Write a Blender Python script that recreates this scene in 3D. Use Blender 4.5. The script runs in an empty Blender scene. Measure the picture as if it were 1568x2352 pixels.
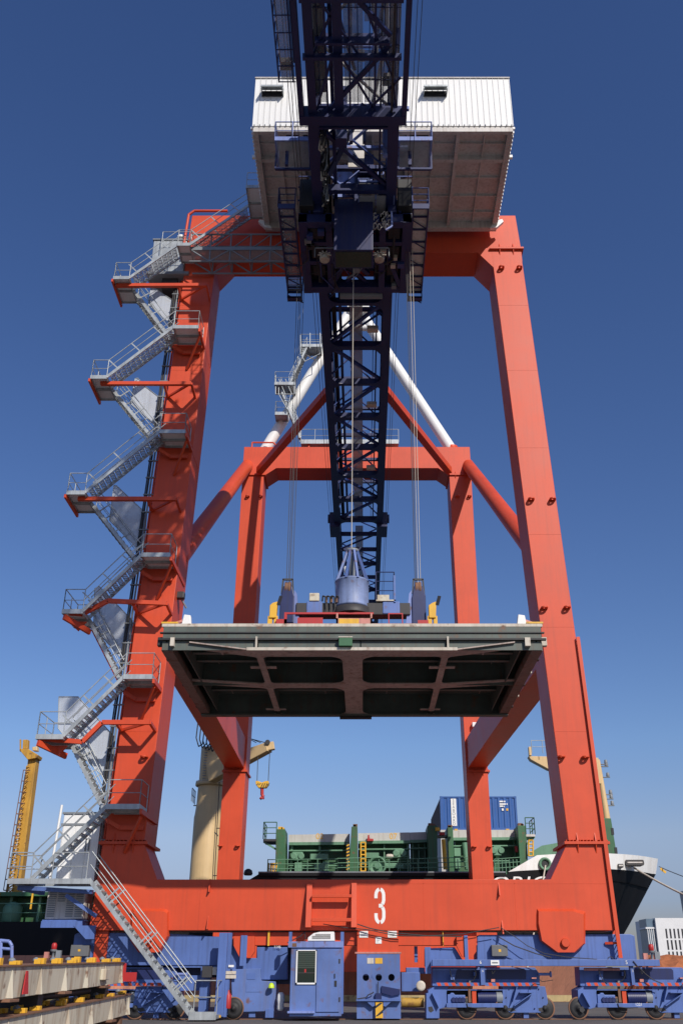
import bpy, math, random
from mathutils import Vector, Matrix

random.seed(7)
scene = bpy.context.scene
COL = scene.collection

# ------------------------------------------------------------------ camera
EYE = 1.42
PITCH = math.atan(1131.0 / 2313.0)
FPX = 2313.0 / 1.0631            # focal length in units of a 1568 x 2352 picture
CX, CY = 889.0 / 1.0631, 1250.0 / 1.0631
cam = bpy.data.cameras.new("camera")
cam.sensor_fit = 'VERTICAL'
cam.sensor_height = 36.0
cam.lens = 36.0 * 2313.0 / 2500.0
cam.shift_x = -55.5 / 2500.0
cam.clip_start = 0.1
cam.clip_end = 6000.0
cam_ob = bpy.data.objects.new("camera", cam)
cam_ob.location = (0, 0, EYE)
cam_ob.rotation_euler = (math.pi / 2 + PITCH, 0, 0)
COL.objects.link(cam_ob)
scene.camera = cam_ob

# ------------------------------------------------------------------ sky and sun
SUN = Vector((0.53, -1.0, 0.82)).normalized()      # direction towards the sun
world = bpy.data.worlds.new("World")
scene.world = world
world.use_nodes = True
nt = world.node_tree
bg = nt.nodes["Background"]
sky = nt.nodes.new("ShaderNodeTexSky")
sky.sky_type = 'NISHITA'
sky.sun_disc = False
sky.sun_elevation = math.asin(SUN.z)
sky.sun_rotation = math.atan2(SUN.x, SUN.y)
sky.altitude = 0.0
sky.air_density = 1.0
sky.dust_density = 0.35
sky.ozone_density = 2.0
hsv = nt.nodes.new("ShaderNodeHueSaturation")
hsv.inputs["Saturation"].default_value = 1.22
hsv.inputs["Hue"].default_value = 0.515
nt.links.new(sky.outputs[0], hsv.inputs["Color"])
# smog layer low over the harbour, the same all round the horizon
tco = nt.nodes.new("ShaderNodeTexCoord")
sep = nt.nodes.new("ShaderNodeSeparateXYZ")
ramp = nt.nodes.new("ShaderNodeValToRGB")
nt.links.new(tco.outputs["Generated"], sep.inputs[0])
nt.links.new(sep.outputs["Z"], ramp.inputs[0])
el = ramp.color_ramp.elements
el[0].position, el[0].color = 0.0, (0.40, 0.36, 0.48, 1)
el[1].position, el[1].color = 0.21, (1.0, 1.0, 1.0, 1)
for p_, c_ in ((0.028, (0.42, 0.38, 0.51, 1)), (0.063, (0.52, 0.50, 0.68, 1)), (0.123, (0.91, 0.80, 0.83, 1))):
    e_ = el.new(p_)
    e_.color = c_
smog = nt.nodes.new("ShaderNodeMix")
smog.data_type = 'RGBA'
smog.blend_type = 'MULTIPLY'
smog.inputs["Factor"].default_value = 1.0
nt.links.new(hsv.outputs[0], smog.inputs["A"])
nt.links.new(ramp.outputs[0], smog.inputs["B"])
nt.links.new(smog.outputs["Result"], bg.inputs[0])
bg.inputs[1].default_value = 0.125

sl = bpy.data.lights.new("sun", 'SUN')
sl.energy = 5.0
sl.angle = math.radians(0.53)
sl.color = (1.0, 0.93, 0.84)
so = bpy.data.objects.new("sun", sl)
so.rotation_euler = (-SUN).to_track_quat('-Z', 'Y').to_euler()
so.location = (20, -40, 60)
COL.objects.link(so)

scene.view_settings.view_transform = 'Standard'
scene.view_settings.look = 'None'
scene.view_settings.gamma = 1.0
scene.view_settings.use_curve_mapping = False
scene.view_settings.exposure = -0.25
scene.render.engine = 'CYCLES'
scene.cycles.max_bounces = 6
scene.cycles.transparent_max_bounces = 12

# ------------------------------------------------------------------ measuring helpers
_c, _s = math.cos(PITCH), math.sin(PITCH)


def ray(x, y):
    u = (x - CX) / FPX
    v = (CY - y) / FPX
    return Vector((u, _c - v * _s, _s + v * _c))


def at(x, y, Y):
    r = ray(x, y)
    k = Y / r.y
    return Vector((r.x * k, Y, EYE + r.z * k))


def atz(x, y, Z):
    r = ray(x, y)
    k = (Z - EYE) / r.z
    return Vector((r.x * k, r.y * k, Z))


def atx(x, y, X):
    r = ray(x, y)
    k = X / r.x
    return Vector((X, r.y * k, EYE + r.z * k))


def pl(pts, Y):
    return [(p.x, p.z) for p in (at(x, y, Y) for x, y in pts)]


# ------------------------------------------------------------------ mesh builder
class MB:
    def __init__(self):
        self.v = []
        self.f = []
        self.sm = []
        self.mi = []
        self.m = 0

    def add(self, vs, fs, smooth=False):
        b = len(self.v)
        self.v += [tuple(p) for p in vs]
        for f in fs:
            self.f.append(tuple(b + i for i in f))
            self.sm.append(smooth)
            self.mi.append(self.m)
        return self

    def box(self, x0, x1, y0, y1, z0, z1):
        x0, x1 = min(x0, x1), max(x0, x1)
        y0, y1 = min(y0, y1), max(y0, y1)
        z0, z1 = min(z0, z1), max(z0, z1)
        vs = [(x0, y0, z0), (x1, y0, z0), (x1, y1, z0), (x0, y1, z0),
              (x0, y0, z1), (x1, y0, z1), (x1, y1, z1), (x0, y1, z1)]
        return self.add(vs, [(0, 3, 2, 1), (4, 5, 6, 7), (0, 1, 5, 4), (1, 2, 6, 5), (2, 3, 7, 6), (3, 0, 4, 7)])

    def hexa(self, a, b):
        """two quads a and b (4 points each, same order)"""
        vs = list(a) + list(b)
        return self.add(vs, [(3, 2, 1, 0), (4, 5, 6, 7), (0, 1, 5, 4), (1, 2, 6, 5), (2, 3, 7, 6), (3, 0, 4, 7)])

    def bar(self, p, q, w, h, up=(0, 0, 1), w2=None, h2=None):
        p, q, up = Vector(p), Vector(q), Vector(up)
        d = (q - p)
        if d.length < 1e-6:
            return self
        d.normalize()
        s = d.cross(up)
        if s.length < 1e-4:
            s = d.cross(Vector((0, 1, 0)))
        s.normalize()
        u = s.cross(d).normalized()
        w2 = w if w2 is None else w2
        h2 = h if h2 is None else h2
        a = [p + s * (i * w / 2) + u * (j * h / 2) for i, j in ((-1, -1), (1, -1), (1, 1), (-1, 1))]
        b = [q + s * (i * w2 / 2) + u * (j * h2 / 2) for i, j in ((-1, -1), (1, -1), (1, 1), (-1, 1))]
        return self.hexa(a, b)

    def tube(self, p, q, r, n=6, r2=None, cap=True):
        p, q = Vector(p), Vector(q)
        d = q - p
        if d.length < 1e-6:
            return self
        d.normalize()
        s = d.cross(Vector((0, 0, 1)))
        if s.length < 1e-3:
            s = d.cross(Vector((0, 1, 0)))
        s.normalize()
        u = s.cross(d)
        r2 = r if r2 is None else r2
        vs = []
        for c, rr in ((p, r), (q, r2)):
            for i in range(n):
                a = 2 * math.pi * i / n
                vs.append(c + s * (math.cos(a) * rr) + u * (math.sin(a) * rr))
        self.add(vs, [(i, (i + 1) % n, n + (i + 1) % n, n + i) for i in range(n)], n > 4)
        if cap:
            self.add(vs[:n], [tuple(reversed(range(n)))])
            self.add(vs[n:], [tuple(range(n))])
        return self

    def pipe(self, pts, r, n=6):
        for a, b in zip(pts[:-1], pts[1:]):
            self.tube(a, b, r, n)
        return self

    def prism_y(self, pts, y0, y1):
        n = len(pts)
        ar = sum(pts[i][0] * pts[(i + 1) % n][1] - pts[(i + 1) % n][0] * pts[i][1] for i in range(n))
        if ar < 0:
            pts = list(reversed(pts))
        vs = [(x, y0, z) for x, z in pts] + [(x, y1, z) for x, z in pts]
        return self.add(vs, [tuple(range(n)), tuple(reversed(range(n, 2 * n)))] +
                        [(i, n + i, n + (i + 1) % n, (i + 1) % n) for i in range(n)])

    def prism_z(self, pts, z0, z1):
        n = len(pts)
        ar = sum(pts[i][0] * pts[(i + 1) % n][1] - pts[(i + 1) % n][0] * pts[i][1] for i in range(n))
        if ar < 0:
            pts = list(reversed(pts))
        vs = [(x, y, z0) for x, y in pts] + [(x, y, z1) for x, y in pts]
        return self.add(vs, [tuple(reversed(range(n))), tuple(range(n, 2 * n))] +
                        [(i, (i + 1) % n, n + (i + 1) % n, n + i) for i in range(n)])

    def prism_x(self, pts, x0, x1):
        n = len(pts)
        ar = sum(pts[i][0] * pts[(i + 1) % n][1] - pts[(i + 1) % n][0] * pts[i][1] for i in range(n))
        if ar < 0:
            pts = list(reversed(pts))
        vs = [(x0, y, z) for y, z in pts] + [(x1, y, z) for y, z in pts]
        return self.add(vs, [tuple(reversed(range(n))), tuple(range(n, 2 * n))] +
                        [(i, (i + 1) % n, n + (i + 1) % n, n + i) for i in range(n)])

    def plate(self, dpts, Y, depth):
        return self.prism_y(pl(dpts, Y), Y, Y + depth)

    def rect(self, x0, y0, x1, y1, Y, depth):
        a, b = at(x0, y0, Y), at(x1, y1, Y)
        return self.box(a.x, b.x, Y, Y + depth, a.z, b.z)

    def lathe(self, c, prof, n=24, axis='z', smooth=True):
        """prof: list of (radius, height) from bottom up"""
        vs, fs = [], []
        for r, h in prof:
            for i in range(n):
                a = 2 * math.pi * i / n
                if axis == 'z':
                    vs.append((c[0] + r * math.cos(a), c[1] + r * math.sin(a), c[2] + h))
                elif axis == 'y':
                    vs.append((c[0] + r * math.cos(a), c[1] + h, c[2] - r * math.sin(a)))
                else:
                    vs.append((c[0] + h, c[1] + r * math.cos(a), c[2] + r * math.sin(a)))
        for k in range(len(prof) - 1):
            for i in range(n):
                j = (i + 1) % n
                fs.append((k * n + i, k * n + j, (k + 1) * n + j, (k + 1) * n + i))
        self.add(vs, fs, smooth)
        self.add(vs[:n], [tuple(reversed(range(n)))])
        self.add(vs[-n:], [tuple(range(n))])
        return self


def base_of(o):
    return Vector(o.get("_base", (0, 0, 0)))


def link(name, me, parent=None):
    o = bpy.data.objects.new(name, me)
    COL.objects.link(o)
    if parent is not None:
        o.parent = parent
        if parent.type == 'EMPTY':
            o.matrix_parent_inverse = Matrix.Translation(-Vector(parent.location))
    return o


KEEP_JOINED = {"railing", "handrail", "stair_flight", "deck_railing", "lattice", "ladder_cage", "festoon_cable", "hose_bundle",
               "cable_loop", "leg_ladder", "access_stair", "access_bridge", "side_balcony", "side_walkway", "balcony", "cab_balcony",
               "hull", "landing_bracket", "screen_frame", "opening_bar", "end_cage", "entrance_frame", "lashing_post", "boom_hinge", "bogie_truck",
               "mast_ladder", "outrigger_railing", "gallery_railing", "ring_platform", "deck_lattice", "near_web"}
PIECES = []


def pieces_of(mb):
    """groups of faces whose pieces do not touch one another"""
    n = len(mb.v)
    par = list(range(n))

    def find(i):
        while par[i] != i:
            par[i] = par[par[i]]
            i = par[i]
        return i
    for f in mb.f:
        a = find(f[0])
        for i in f[1:]:
            par[find(i)] = a
    boxes = {}
    for i, p in enumerate(mb.v):
        r = find(i)
        b = boxes.get(r)
        if b is None:
            boxes[r] = [list(p), list(p)]
        else:
            for k in range(3):
                b[0][k] = min(b[0][k], p[k])
                b[1][k] = max(b[1][k], p[k])
    roots = list(boxes)
    if len(roots) < 2:
        return None
    grp = {r: r for r in roots}

    def gf(r):
        while grp[r] != r:
            r = grp[r]
        return r
    e = 0.012
    for i in range(len(roots)):
        A = boxes[roots[i]]
        for j in range(i):
            B = boxes[roots[j]]
            if all(A[0][k] - e <= B[1][k] and B[0][k] - e <= A[1][k] for k in range(3)):
                grp[gf(roots[i])] = gf(roots[j])
    out = {}
    for fi, f in enumerate(mb.f):
        out.setdefault(gf(find(f[0])), []).append(fi)
    return list(out.values())


def part(name, mb, mats, parent=None, bevel=0.0):
    if name not in KEEP_JOINED and len(mb.v) < 4000:
        ps = pieces_of(mb)
        if ps and 2 <= len(ps) <= 130:
            first, allp = None, []
            for fl_ids in ps:
                q = MB()
                mp = {}
                for fi in fl_ids:
                    g = []
                    for i in mb.f[fi]:
                        if i not in mp:
                            mp[i] = len(q.v)
                            q.v.append(mb.v[i])
                        g.append(mp[i])
                    q.f.append(tuple(g))
                    q.sm.append(mb.sm[fi])
                    q.mi.append(mb.mi[fi])
                o = one_part(name, q, mats, parent, bevel)
                allp.append(o)
                first = first or o
            PIECES[:] = allp
            return first
    o = one_part(name, mb, mats, parent, bevel)
    PIECES[:] = [o]
    return o


def one_part(name, mb, mats, parent=None, bevel=0.0):
    me = bpy.data.meshes.new(name)
    me.from_pydata(mb.v, [], mb.f)
    if not isinstance(mats, (list, tuple)):
        mats = [mats]
    for m in mats:
        me.materials.append(m)
    me.polygons.foreach_set("use_smooth", mb.sm)
    me.polygons.foreach_set("material_index", mb.mi)
    me.update()
    o = link(name, me, parent)
    if bevel > 0:
        b = o.modifiers.new("bevel", 'BEVEL')
        b.width = bevel
        b.segments = 2
        b.limit_method = 'ANGLE'
        b.angle_limit = math.radians(40)
    return o


def copy_part(src, loc, parent=None, rot=None):
    o = src.copy()
    COL.objects.link(o)
    if parent is not None:
        o.parent = parent
        if parent.type == 'EMPTY':
            o.matrix_parent_inverse = Matrix.Translation(-Vector(parent.location))
        else:
            o.matrix_parent_inverse = Matrix.Identity(4)
    o.location = loc
    if rot is not None:
        o.rotation_euler = rot
    return o


def tag(o, label, cat, group=None):
    o["label"] = label
    o["category"] = cat
    if group:
        o["group"] = group
    return o


def thing(name, label, cat, loc=(0, 0, 0), group=None):
    o = bpy.data.objects.new(name, None)
    o.empty_display_size = 0.5
    o.location = loc
    COL.objects.link(o)
    return tag(o, label, cat, group)


def structure(o):
    o["kind"] = "structure"
    return o


def text(name, body, mat, parent, pos, size, rot=(math.pi / 2, 0, 0), shear=0.0, sx=1.0, ext=0.004, align='CENTER', line=1.0):
    cu = bpy.data.curves.new(name, 'FONT')
    cu.body = body
    cu.size = size
    cu.shear = shear
    cu.extrude = ext
    cu.align_x = align
    cu.space_line = line
    tmp = bpy.data.objects.new(name, cu)
    COL.objects.link(tmp)
    dg = bpy.context.evaluated_depsgraph_get()
    me = bpy.data.meshes.new_from_object(tmp.evaluated_get(dg))
    COL.objects.unlink(tmp)
    bpy.data.objects.remove(tmp)
    me.name = name
    M = Matrix.Translation(Vector(pos)) @ Matrix.Rotation(rot[2], 4, 'Z') @ Matrix.Rotation(rot[0], 4, 'X') @ Matrix.Diagonal((sx, 1, 1, 1))
    me.transform(M)
    me.materials.clear()
    me.materials.append(mat)
    return link(name, me, parent)


# ------------------------------------------------------------------ materials
def paint(name, rgb, rough=0.45, var=0.10, dirt=0.10, dirt_rgb=(0.10, 0.07, 0.05), rust=0.0, spec=0.5, metallic=0.0, scale=0.5, streak=9.0):
    m = bpy.data.materials.new(name)
    m.use_nodes = True
    n, l = m.node_tree.nodes, m.node_tree.links
    b = n["Principled BSDF"]
    tc = n.new("ShaderNodeTexCoord")
    n1 = n.new("ShaderNodeTexNoise")
    n1.inputs["Scale"].default_value = scale
    n1.inputs["Detail"].default_value = 7
    n1.inputs["Roughness"].default_value = 0.65
    l.new(tc.outputs["Object"], n1.inputs["Vector"])
    r1 = n.new("ShaderNodeMapRange")
    r1.inputs[1].default_value = 0.3
    r1.inputs[2].default_value = 0.7
    r1.inputs[3].default_value = 1.0 - var
    r1.inputs[4].default_value = 1.0 + var
    l.new(n1.outputs[0], r1.inputs[0])
    mul = n.new("ShaderNodeMix")
    mul.data_type = 'RGBA'
    mul.blend_type = 'MULTIPLY'
    mul.inputs["Factor"].default_value = 1.0
    mul.inputs["A"].default_value = (*rgb, 1)
    l.new(r1.outputs[0], mul.inputs["B"])
    # vertical dirt streaks
    mp = n.new("ShaderNodeMapping")
    mp.inputs["Scale"].default_value = (streak, streak, 0.45)
    l.new(tc.outputs["Object"], mp.inputs["Vector"])
    n2 = n.new("ShaderNodeTexNoise")
    n2.inputs["Scale"].default_value = 0.9
    n2.inputs["Detail"].default_value = 5
    l.new(mp.outputs[0], n2.inputs["Vector"])
    r2 = n.new("ShaderNodeMapRange")
    r2.inputs[1].default_value = 0.48
    r2.inputs[2].default_value = 0.78
    r2.inputs[3].default_value = 0.0
    r2.inputs[4].default_value = dirt * 2.2
    l.new(n2.outputs[0], r2.inputs[0])
    mx = n.new("ShaderNodeMix")
    mx.data_type = 'RGBA'
    l.new(r2.outputs[0], mx.inputs["Factor"])
    l.new(mul.outputs["Result"], mx.inputs["A"])
    mx.inputs["B"].default_value = (*dirt_rgb, 1)
    out = mx
    if rust > 0:
        n3 = n.new("ShaderNodeTexNoise")
        n3.inputs["Scale"].default_value = 3.0
        n3.inputs["Detail"].default_value = 8
        l.new(tc.outputs["Object"], n3.inputs["Vector"])
        r3 = n.new("ShaderNodeMapRange")
        r3.inputs[1].default_value = 0.62 - rust * 0.2
        r3.inputs[2].default_value = 0.74 - rust * 0.2
        r3.inputs[3].default_value = 0.0
        r3.inputs[4].default_value = 0.85
        l.new(n3.outputs[0], r3.inputs[0])
        m3 = n.new("ShaderNodeMix")
        m3.data_type = 'RGBA'
        l.new(r3.outputs[0], m3.inputs["Factor"])
        l.new(mx.outputs["Result"], m3.inputs["A"])
        m3.inputs["B"].default_value = (0.16, 0.065, 0.03, 1)
        out = m3
    l.new(out.outputs["Result"], b.inputs["Base Color"])
    rr = n.new("ShaderNodeMapRange")
    rr.inputs[3].default_value = max(0.05, rough - 0.08)
    rr.inputs[4].default_value = min(1.0, rough + 0.12)
    l.new(n1.outputs[0], rr.inputs[0])
    l.new(rr.outputs[0], b.inputs["Roughness"])
    bp = n.new("ShaderNodeBump")
    bp.inputs["Strength"].default_value = 0.08
    bp.inputs["Distance"].default_value = 0.02
    l.new(n1.outputs[0], bp.inputs["Height"])
    l.new(bp.outputs[0], b.inputs["Normal"])
    b.inputs["Specular IOR Level"].default_value = spec
    b.inputs["Metallic"].default_value = metallic
    return m


def mesh_sheet(name, rgb, open_frac=0.35, rough=0.5):
    """perforated or grating sheet: partly see-through"""
    m = paint(name, rgb, rough, 0.12, 0.1)
    n, l = m.node_tree.nodes, m.node_tree.links
    b = n["Principled BSDF"]
    b.inputs["Alpha"].default_value = 1.0 - open_frac
    return m


M_RED = paint("orange_red_paint", (0.60, 0.068, 0.021), 0.46, 0.10, 0.09, (0.22, 0.045, 0.03), rust=-0.10, spec=0.42)
M_BLUE = paint("blue_paint", (0.085, 0.150, 0.395), 0.45, 0.12, 0.20, (0.035, 0.04, 0.08), rust=-0.02)
M_BLUEW = paint("worn_blue_paint", (0.095, 0.16, 0.395), 0.5, 0.22, 0.20, (0.14, 0.11, 0.10), rust=0.1)
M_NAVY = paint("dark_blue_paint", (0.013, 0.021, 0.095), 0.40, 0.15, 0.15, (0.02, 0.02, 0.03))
M_NAVYB = paint("sunlit_brace_blue", (0.030, 0.055, 0.21), 0.40, 0.15, 0.15, (0.02, 0.02, 0.03))  # lighter copy of the girder blue, sunlight put into its colour
M_LBLUE = paint("pale_and_sunlit_blue_paint", (0.18, 0.24, 0.52), 0.45, 0.15, 0.2, (0.08, 0.07, 0.08), rust=0.12)  # pale fittings, and girder pieces with sunlight put into the colour
M_PLATE = paint("pale_deck_plate", (0.78, 0.79, 0.79), 0.5, 0.08, 0.12, (0.4, 0.38, 0.35))
M_WHITE = paint("white_paint", (0.80, 0.80, 0.78), 0.45, 0.04, 0.05, (0.35, 0.30, 0.25))
M_OFFW = paint("off_white_and_shaded_white", (0.58, 0.55, 0.51), 0.5, 0.16, 0.2, (0.22, 0.15, 0.11), scale=0.8)  # also the house's white underside, with shade and brown bounce put in
M_GALV = paint("galvanised_steel", (0.40, 0.43, 0.44), 0.42, 0.22, 0.22, (0.16, 0.15, 0.14), metallic=0.35, scale=1.5)
M_GALVD = paint("grey_steel", (0.20, 0.22, 0.24), 0.5, 0.15, 0.1, (0.1, 0.1, 0.1))
M_BLACK = paint("black_rubber", (0.018, 0.018, 0.020), 0.6, 0.2, 0.1, (0.05, 0.05, 0.05))
M_DARK = paint("dark_steel", (0.035, 0.033, 0.035), 0.55, 0.2, 0.1, (0.08, 0.06, 0.05))
M_ROPE = paint("wire_rope", (0.05, 0.048, 0.045), 0.5, 0.2, 0.1)
M_LROPE = paint("pale_rope", (0.55, 0.50, 0.42), 0.8, 0.1, 0.1)
M_YEL = paint("yellow_paint", (0.72, 0.40, 0.03), 0.5, 0.12, 0.12, (0.2, 0.1, 0.03), rust=0.05)
M_CREAM = paint("cream_paint", (0.62, 0.44, 0.22), 0.5, 0.08, 0.08, (0.3, 0.2, 0.1))
M_GREEN = paint("green_paint", (0.035, 0.13, 0.055), 0.5, 0.22, 0.25, (0.09, 0.06, 0.03), rust=0.03)
M_LGREEN = paint("pale_green_paint", (0.12, 0.26, 0.16), 0.5, 0.18, 0.15, (0.03, 0.05, 0.03))
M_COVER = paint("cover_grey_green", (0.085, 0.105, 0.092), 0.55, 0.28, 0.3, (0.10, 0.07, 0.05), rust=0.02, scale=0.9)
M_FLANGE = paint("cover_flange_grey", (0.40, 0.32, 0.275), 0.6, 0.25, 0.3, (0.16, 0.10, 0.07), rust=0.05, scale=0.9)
M_PALE = paint("pale_edge", (0.55, 0.50, 0.42), 0.6, 0.15, 0.2, (0.2, 0.12, 0.07), rust=0.08)
M_BEIGE = paint("beige_steel", (0.55, 0.50, 0.39), 0.55, 0.12, 0.34, (0.24, 0.13, 0.06), rust=0.12, streak=5.0)
M_RUST = paint("rusty_steel", (0.20, 0.10, 0.06), 0.8, 0.3, 0.2)
M_CLEARRED = paint("signal_red", (0.42, 0.022, 0.022), 0.45, 0.1, 0.1)
M_PINK = paint("faded_red_paint", (0.55, 0.22, 0.18), 0.55, 0.2, 0.2, rust=0.1)
M_HULL = paint("black_hull_paint", (0.008, 0.008, 0.010), 0.6, 0.3, 0.08, (0.03, 0.028, 0.026), scale=0.25, streak=1.2)
M_HULL.node_tree.nodes["Principled BSDF"].inputs["Specular IOR Level"].default_value = 0.2
M_HULLR = paint("hull_antifouling", (0.56, 0.24, 0.15), 0.6, 0.15, 0.25, (0.25, 0.12, 0.08), scale=0.4)
M_CONT = paint("container_blue", (0.025, 0.10, 0.33), 0.45, 0.1, 0.12, (0.03, 0.04, 0.06))
M_TREAD = mesh_sheet("tread_grating", (0.40, 0.42, 0.44), 0.5)
M_GRATE = mesh_sheet("grating", (0.42, 0.44, 0.47), 0.32)
M_GRATED = mesh_sheet("dark_grating", (0.34, 0.35, 0.38), 0.6)
M_SCREEN = mesh_sheet("perforated_screen", (0.56, 0.60, 0.66), 0.30)
M_GLASS = bpy.data.materials.new("dark_glass")
M_GLASS.use_nodes = True
_b = M_GLASS.node_tree.nodes["Principled BSDF"]
_b.inputs["Base Color"].default_value = (0.012, 0.022, 0.020, 1)
_b.inputs["Roughness"].default_value = 0.06

# ================================================================== setting
def ground_material():
    m = bpy.data.materials.new("asphalt")
    m.use_nodes = True
    n, l = m.node_tree.nodes, m.node_tree.links
    b = n["Principled BSDF"]
    tc = n.new("ShaderNodeTexCoord")
    a = n.new("ShaderNodeTexNoise")
    a.inputs["Scale"].default_value = 0.35
    a.inputs["Detail"].default_value = 8
    l.new(tc.outputs["Object"], a.inputs["Vector"])
    f = n.new("ShaderNodeTexNoise")
    f.inputs["Scale"].default_value = 40
    f.inputs["Detail"].default_value = 3
    l.new(tc.outputs["Object"], f.inputs["Vector"])
    mx = n.new("ShaderNodeMix")
    mx.data_type = 'RGBA'
    l.new(a.outputs[0], mx.inputs["Factor"])
    mx.inputs["A"].default_value = (0.075, 0.072, 0.07, 1)
    mx.inputs["B"].default_value = (0.14, 0.134, 0.13, 1)
    l.new(mx.outputs["Result"], b.inputs["Base Color"])
    b.inputs["Roughness"].default_value = 0.85
    bp = n.new("ShaderNodeBump")
    bp.inputs["Strength"].default_value = 0.4
    bp.inputs["Distance"].default_value = 0.01
    l.new(f.outputs[0], bp.inputs["Height"])
    l.new(bp.outputs[0], b.inputs["Normal"])
    return m


def water_material():
    m = bpy.data.materials.new("sea_water")
    m.use_nodes = True
    n, l = m.node_tree.nodes, m.node_tree.links
    b = n["Principled BSDF"]
    b.inputs["Base Color"].default_value = (0.02, 0.045, 0.06, 1)
    b.inputs["Roughness"].default_value = 0.12
    tc = n.new("ShaderNodeTexCoord")
    a = n.new("ShaderNodeTexNoise")
    a.inputs["Scale"].default_value = 0.6
    a.inputs["Detail"].default_value = 6
    l.new(tc.outputs["Object"], a.inputs["Vector"])
    bp = n.new("ShaderNodeBump")
    bp.inputs["Strength"].default_value = 0.5
    bp.inputs["Distance"].default_value = 0.2
    l.new(a.outputs[0], bp.inputs["Height"])
    l.new(bp.outputs[0], b.inputs["Normal"])
    return m


M_ASPH = ground_material()
M_CONC = paint("quay_concrete", (0.12, 0.113, 0.105), 0.85, 0.2, 0.1, (0.12, 0.1, 0.08))
M_DIRT = paint("orange_earth", (0.34, 0.115, 0.045), 0.95, 0.3, 0.0, scale=2.0)

structure(part("quay_ground", MB().box(-900, 900, -300, 64.2, -4.0, 0.0), M_ASPH))
structure(part("quay_apron", MB().box(-300, 300, 44.0, 63.2, -0.3, 0.004), M_CONC))
structure(part("sea", MB().box(-3000, 3000, 64.2, 340, -5.0, -2.6), water_material()))
structure(part("far_shore", MB().box(-3500, 3500, 340, 5000, -5.0, 0.4), M_CONC))
k = part("quay_edge_beam", MB().box(-300, 300, 63.2, 64.2, 0.0, 0.35), paint("edge_beam_paint", (0.42, 0.33, 0.16), 0.8, 0.25, 0.2, rust=0.15))
structure(k)
for yy, nm in ((38.25, "crane_rail"), (62.8, "crane_rail")):
    structure(part(nm, MB().box(-200, 200, yy - 0.05, yy + 0.05, 0.004, 0.03), M_RUST))

# heap of orange earth on the quay right of the crane
def heap():
    mb = MB()
    nx, ny = 40, 16
    rnd = random.Random(3)
    x0, x1, y0, y1 = 13.5, 27.0, 53.0, 60.0
    vs = []
    for j in range(ny + 1):
        for i in range(nx + 1):
            u, v = i / nx, j / ny
            ridge = 2.35 if u < 0.36 else max(0.0, 2.35 * (1 - (u - 0.36) / 0.44))
            if u < 0.12:
                ridge *= u / 0.12
            h = ridge * math.sin(math.pi * min(1, max(0, v))) ** 0.8
            e = 0 if i in (0, nx) or j in (0, ny) else 1
            h = max(0, h + e * rnd.uniform(-0.14, 0.14) * (1 if h > 0.1 else 0))
            vs.append((x0 + (x1 - x0) * u, y0 + (y1 - y0) * v, h * e + 0.005))
    fs = []
    for j in range(ny):
        for i in range(nx):
            a = j * (nx + 1) + i
            fs.append((a, a + 1, a + nx + 2, a + nx + 1))
    mb.add(vs, fs)
    o = part("earth_heap", mb, M_DIRT)
    tag(o, "low heap of orange earth on the quay beside the right crane truck", "earth heap")


heap()

# far buildings at the right edge
M_BLDW = paint("white_facade", (0.66, 0.66, 0.66), 0.6, 0.05, 0.08)
M_BLDB = paint("blue_grey_facade", (0.10, 0.155, 0.21), 0.35, 0.08, 0.05)
M_BLDG = paint("dark_window", (0.03, 0.03, 0.035), 0.2, 0.1, 0.0)
bld = thing("office_building", "white office block with rows of narrow dark windows at the far right", "building", (118, 400, 0.4))
part("wall", MB().box(112.8, 160, 400, 430, 0.4, 21.4), M_BLDW, bld)
part("side_wall", MB().box(109.6, 112.7, 401.5, 412, 0.4, 21.2), M_BLDB, bld)
part("ledge", MB().box(109.0, 112.75, 401.0, 412, 17.6, 18.2), M_BLDW, bld)
pr = None
for k_ in range(4):
    b_ = MB()
    b_.box(109.6 + k_ * 0.75, 109.85 + k_ * 0.75, 401.2, 401.5, 2, 17.6)
    part("fin", b_, M_BLDW, bld)
for r_, (za, zb) in enumerate(((14.2, 17.6), (10.2, 13.6), (6.2, 9.6), (3.4, 5.6))):
    for k_ in range(10):
        x_ = 116.2 + k_ * 1.55 + (17.6 - za) * 0.0
        if pr is None:
            pass
        part("window", MB().box(x_, x_ + 0.62, 399.92, 400.05, za, zb), M_BLDG, bld)
tw = thing("glass_tower", "blue grey glass tower with sloping roof behind the white office block", "building", (150, 460, 0.4))
part("wall", MB().prism_y([(146.6, 0.4), (185, 0.4), (185, 29.0), (145.2, 36.0)], 460, 470), M_BLDB, tw)
for k_ in range(14):
    part("floor_band", MB().box(146.7, 184.8, 459.9, 459.99, 2 + k_ * 1.9, 2.25 + k_ * 1.9), M_GALVD, tw)

# ================================================================== gantry crane
crane = thing("gantry_crane", "huge orange red dockside gantry crane numbered 3 with a dark blue girder and zigzag stairs",
              "crane", (-0.45, 38.0, 0.0))
XC = -0.5
R = M_RED

# ---- front frame
def quad(x0, x1, y0, y1, z):
    return [(x0, y0, z), (x1, y0, z), (x1, y1, z), (x0, y1, z)]


legs = {}
legs['fl'] = part("leg", MB().hexa(quad(-9.88, -8.38, 38, 40.2, 6.05), quad(-9.12, -7.58, 38, 39.8, 35.0)), R, crane, 0.02)
legs['fr'] = part("leg", MB().hexa(quad(7.78, 9.17, 38, 40.2, 6.05), quad(6.54, 8.06, 38, 39.8, 35.0)), R, crane, 0.02)
legs['rl'] = part("leg", MB().hexa(quad(-9.04, -7.70, 62, 64.1, 2.0), quad(-9.03, -7.45, 62, 64.1, 34.8)), R, crane, 0.02)
legs['rr'] = part("leg", MB().hexa(quad(6.68, 7.93, 62, 64.1, 2.0), quad(6.30, 7.93, 62, 64.1, 34.8)), R, crane, 0.02)

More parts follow.
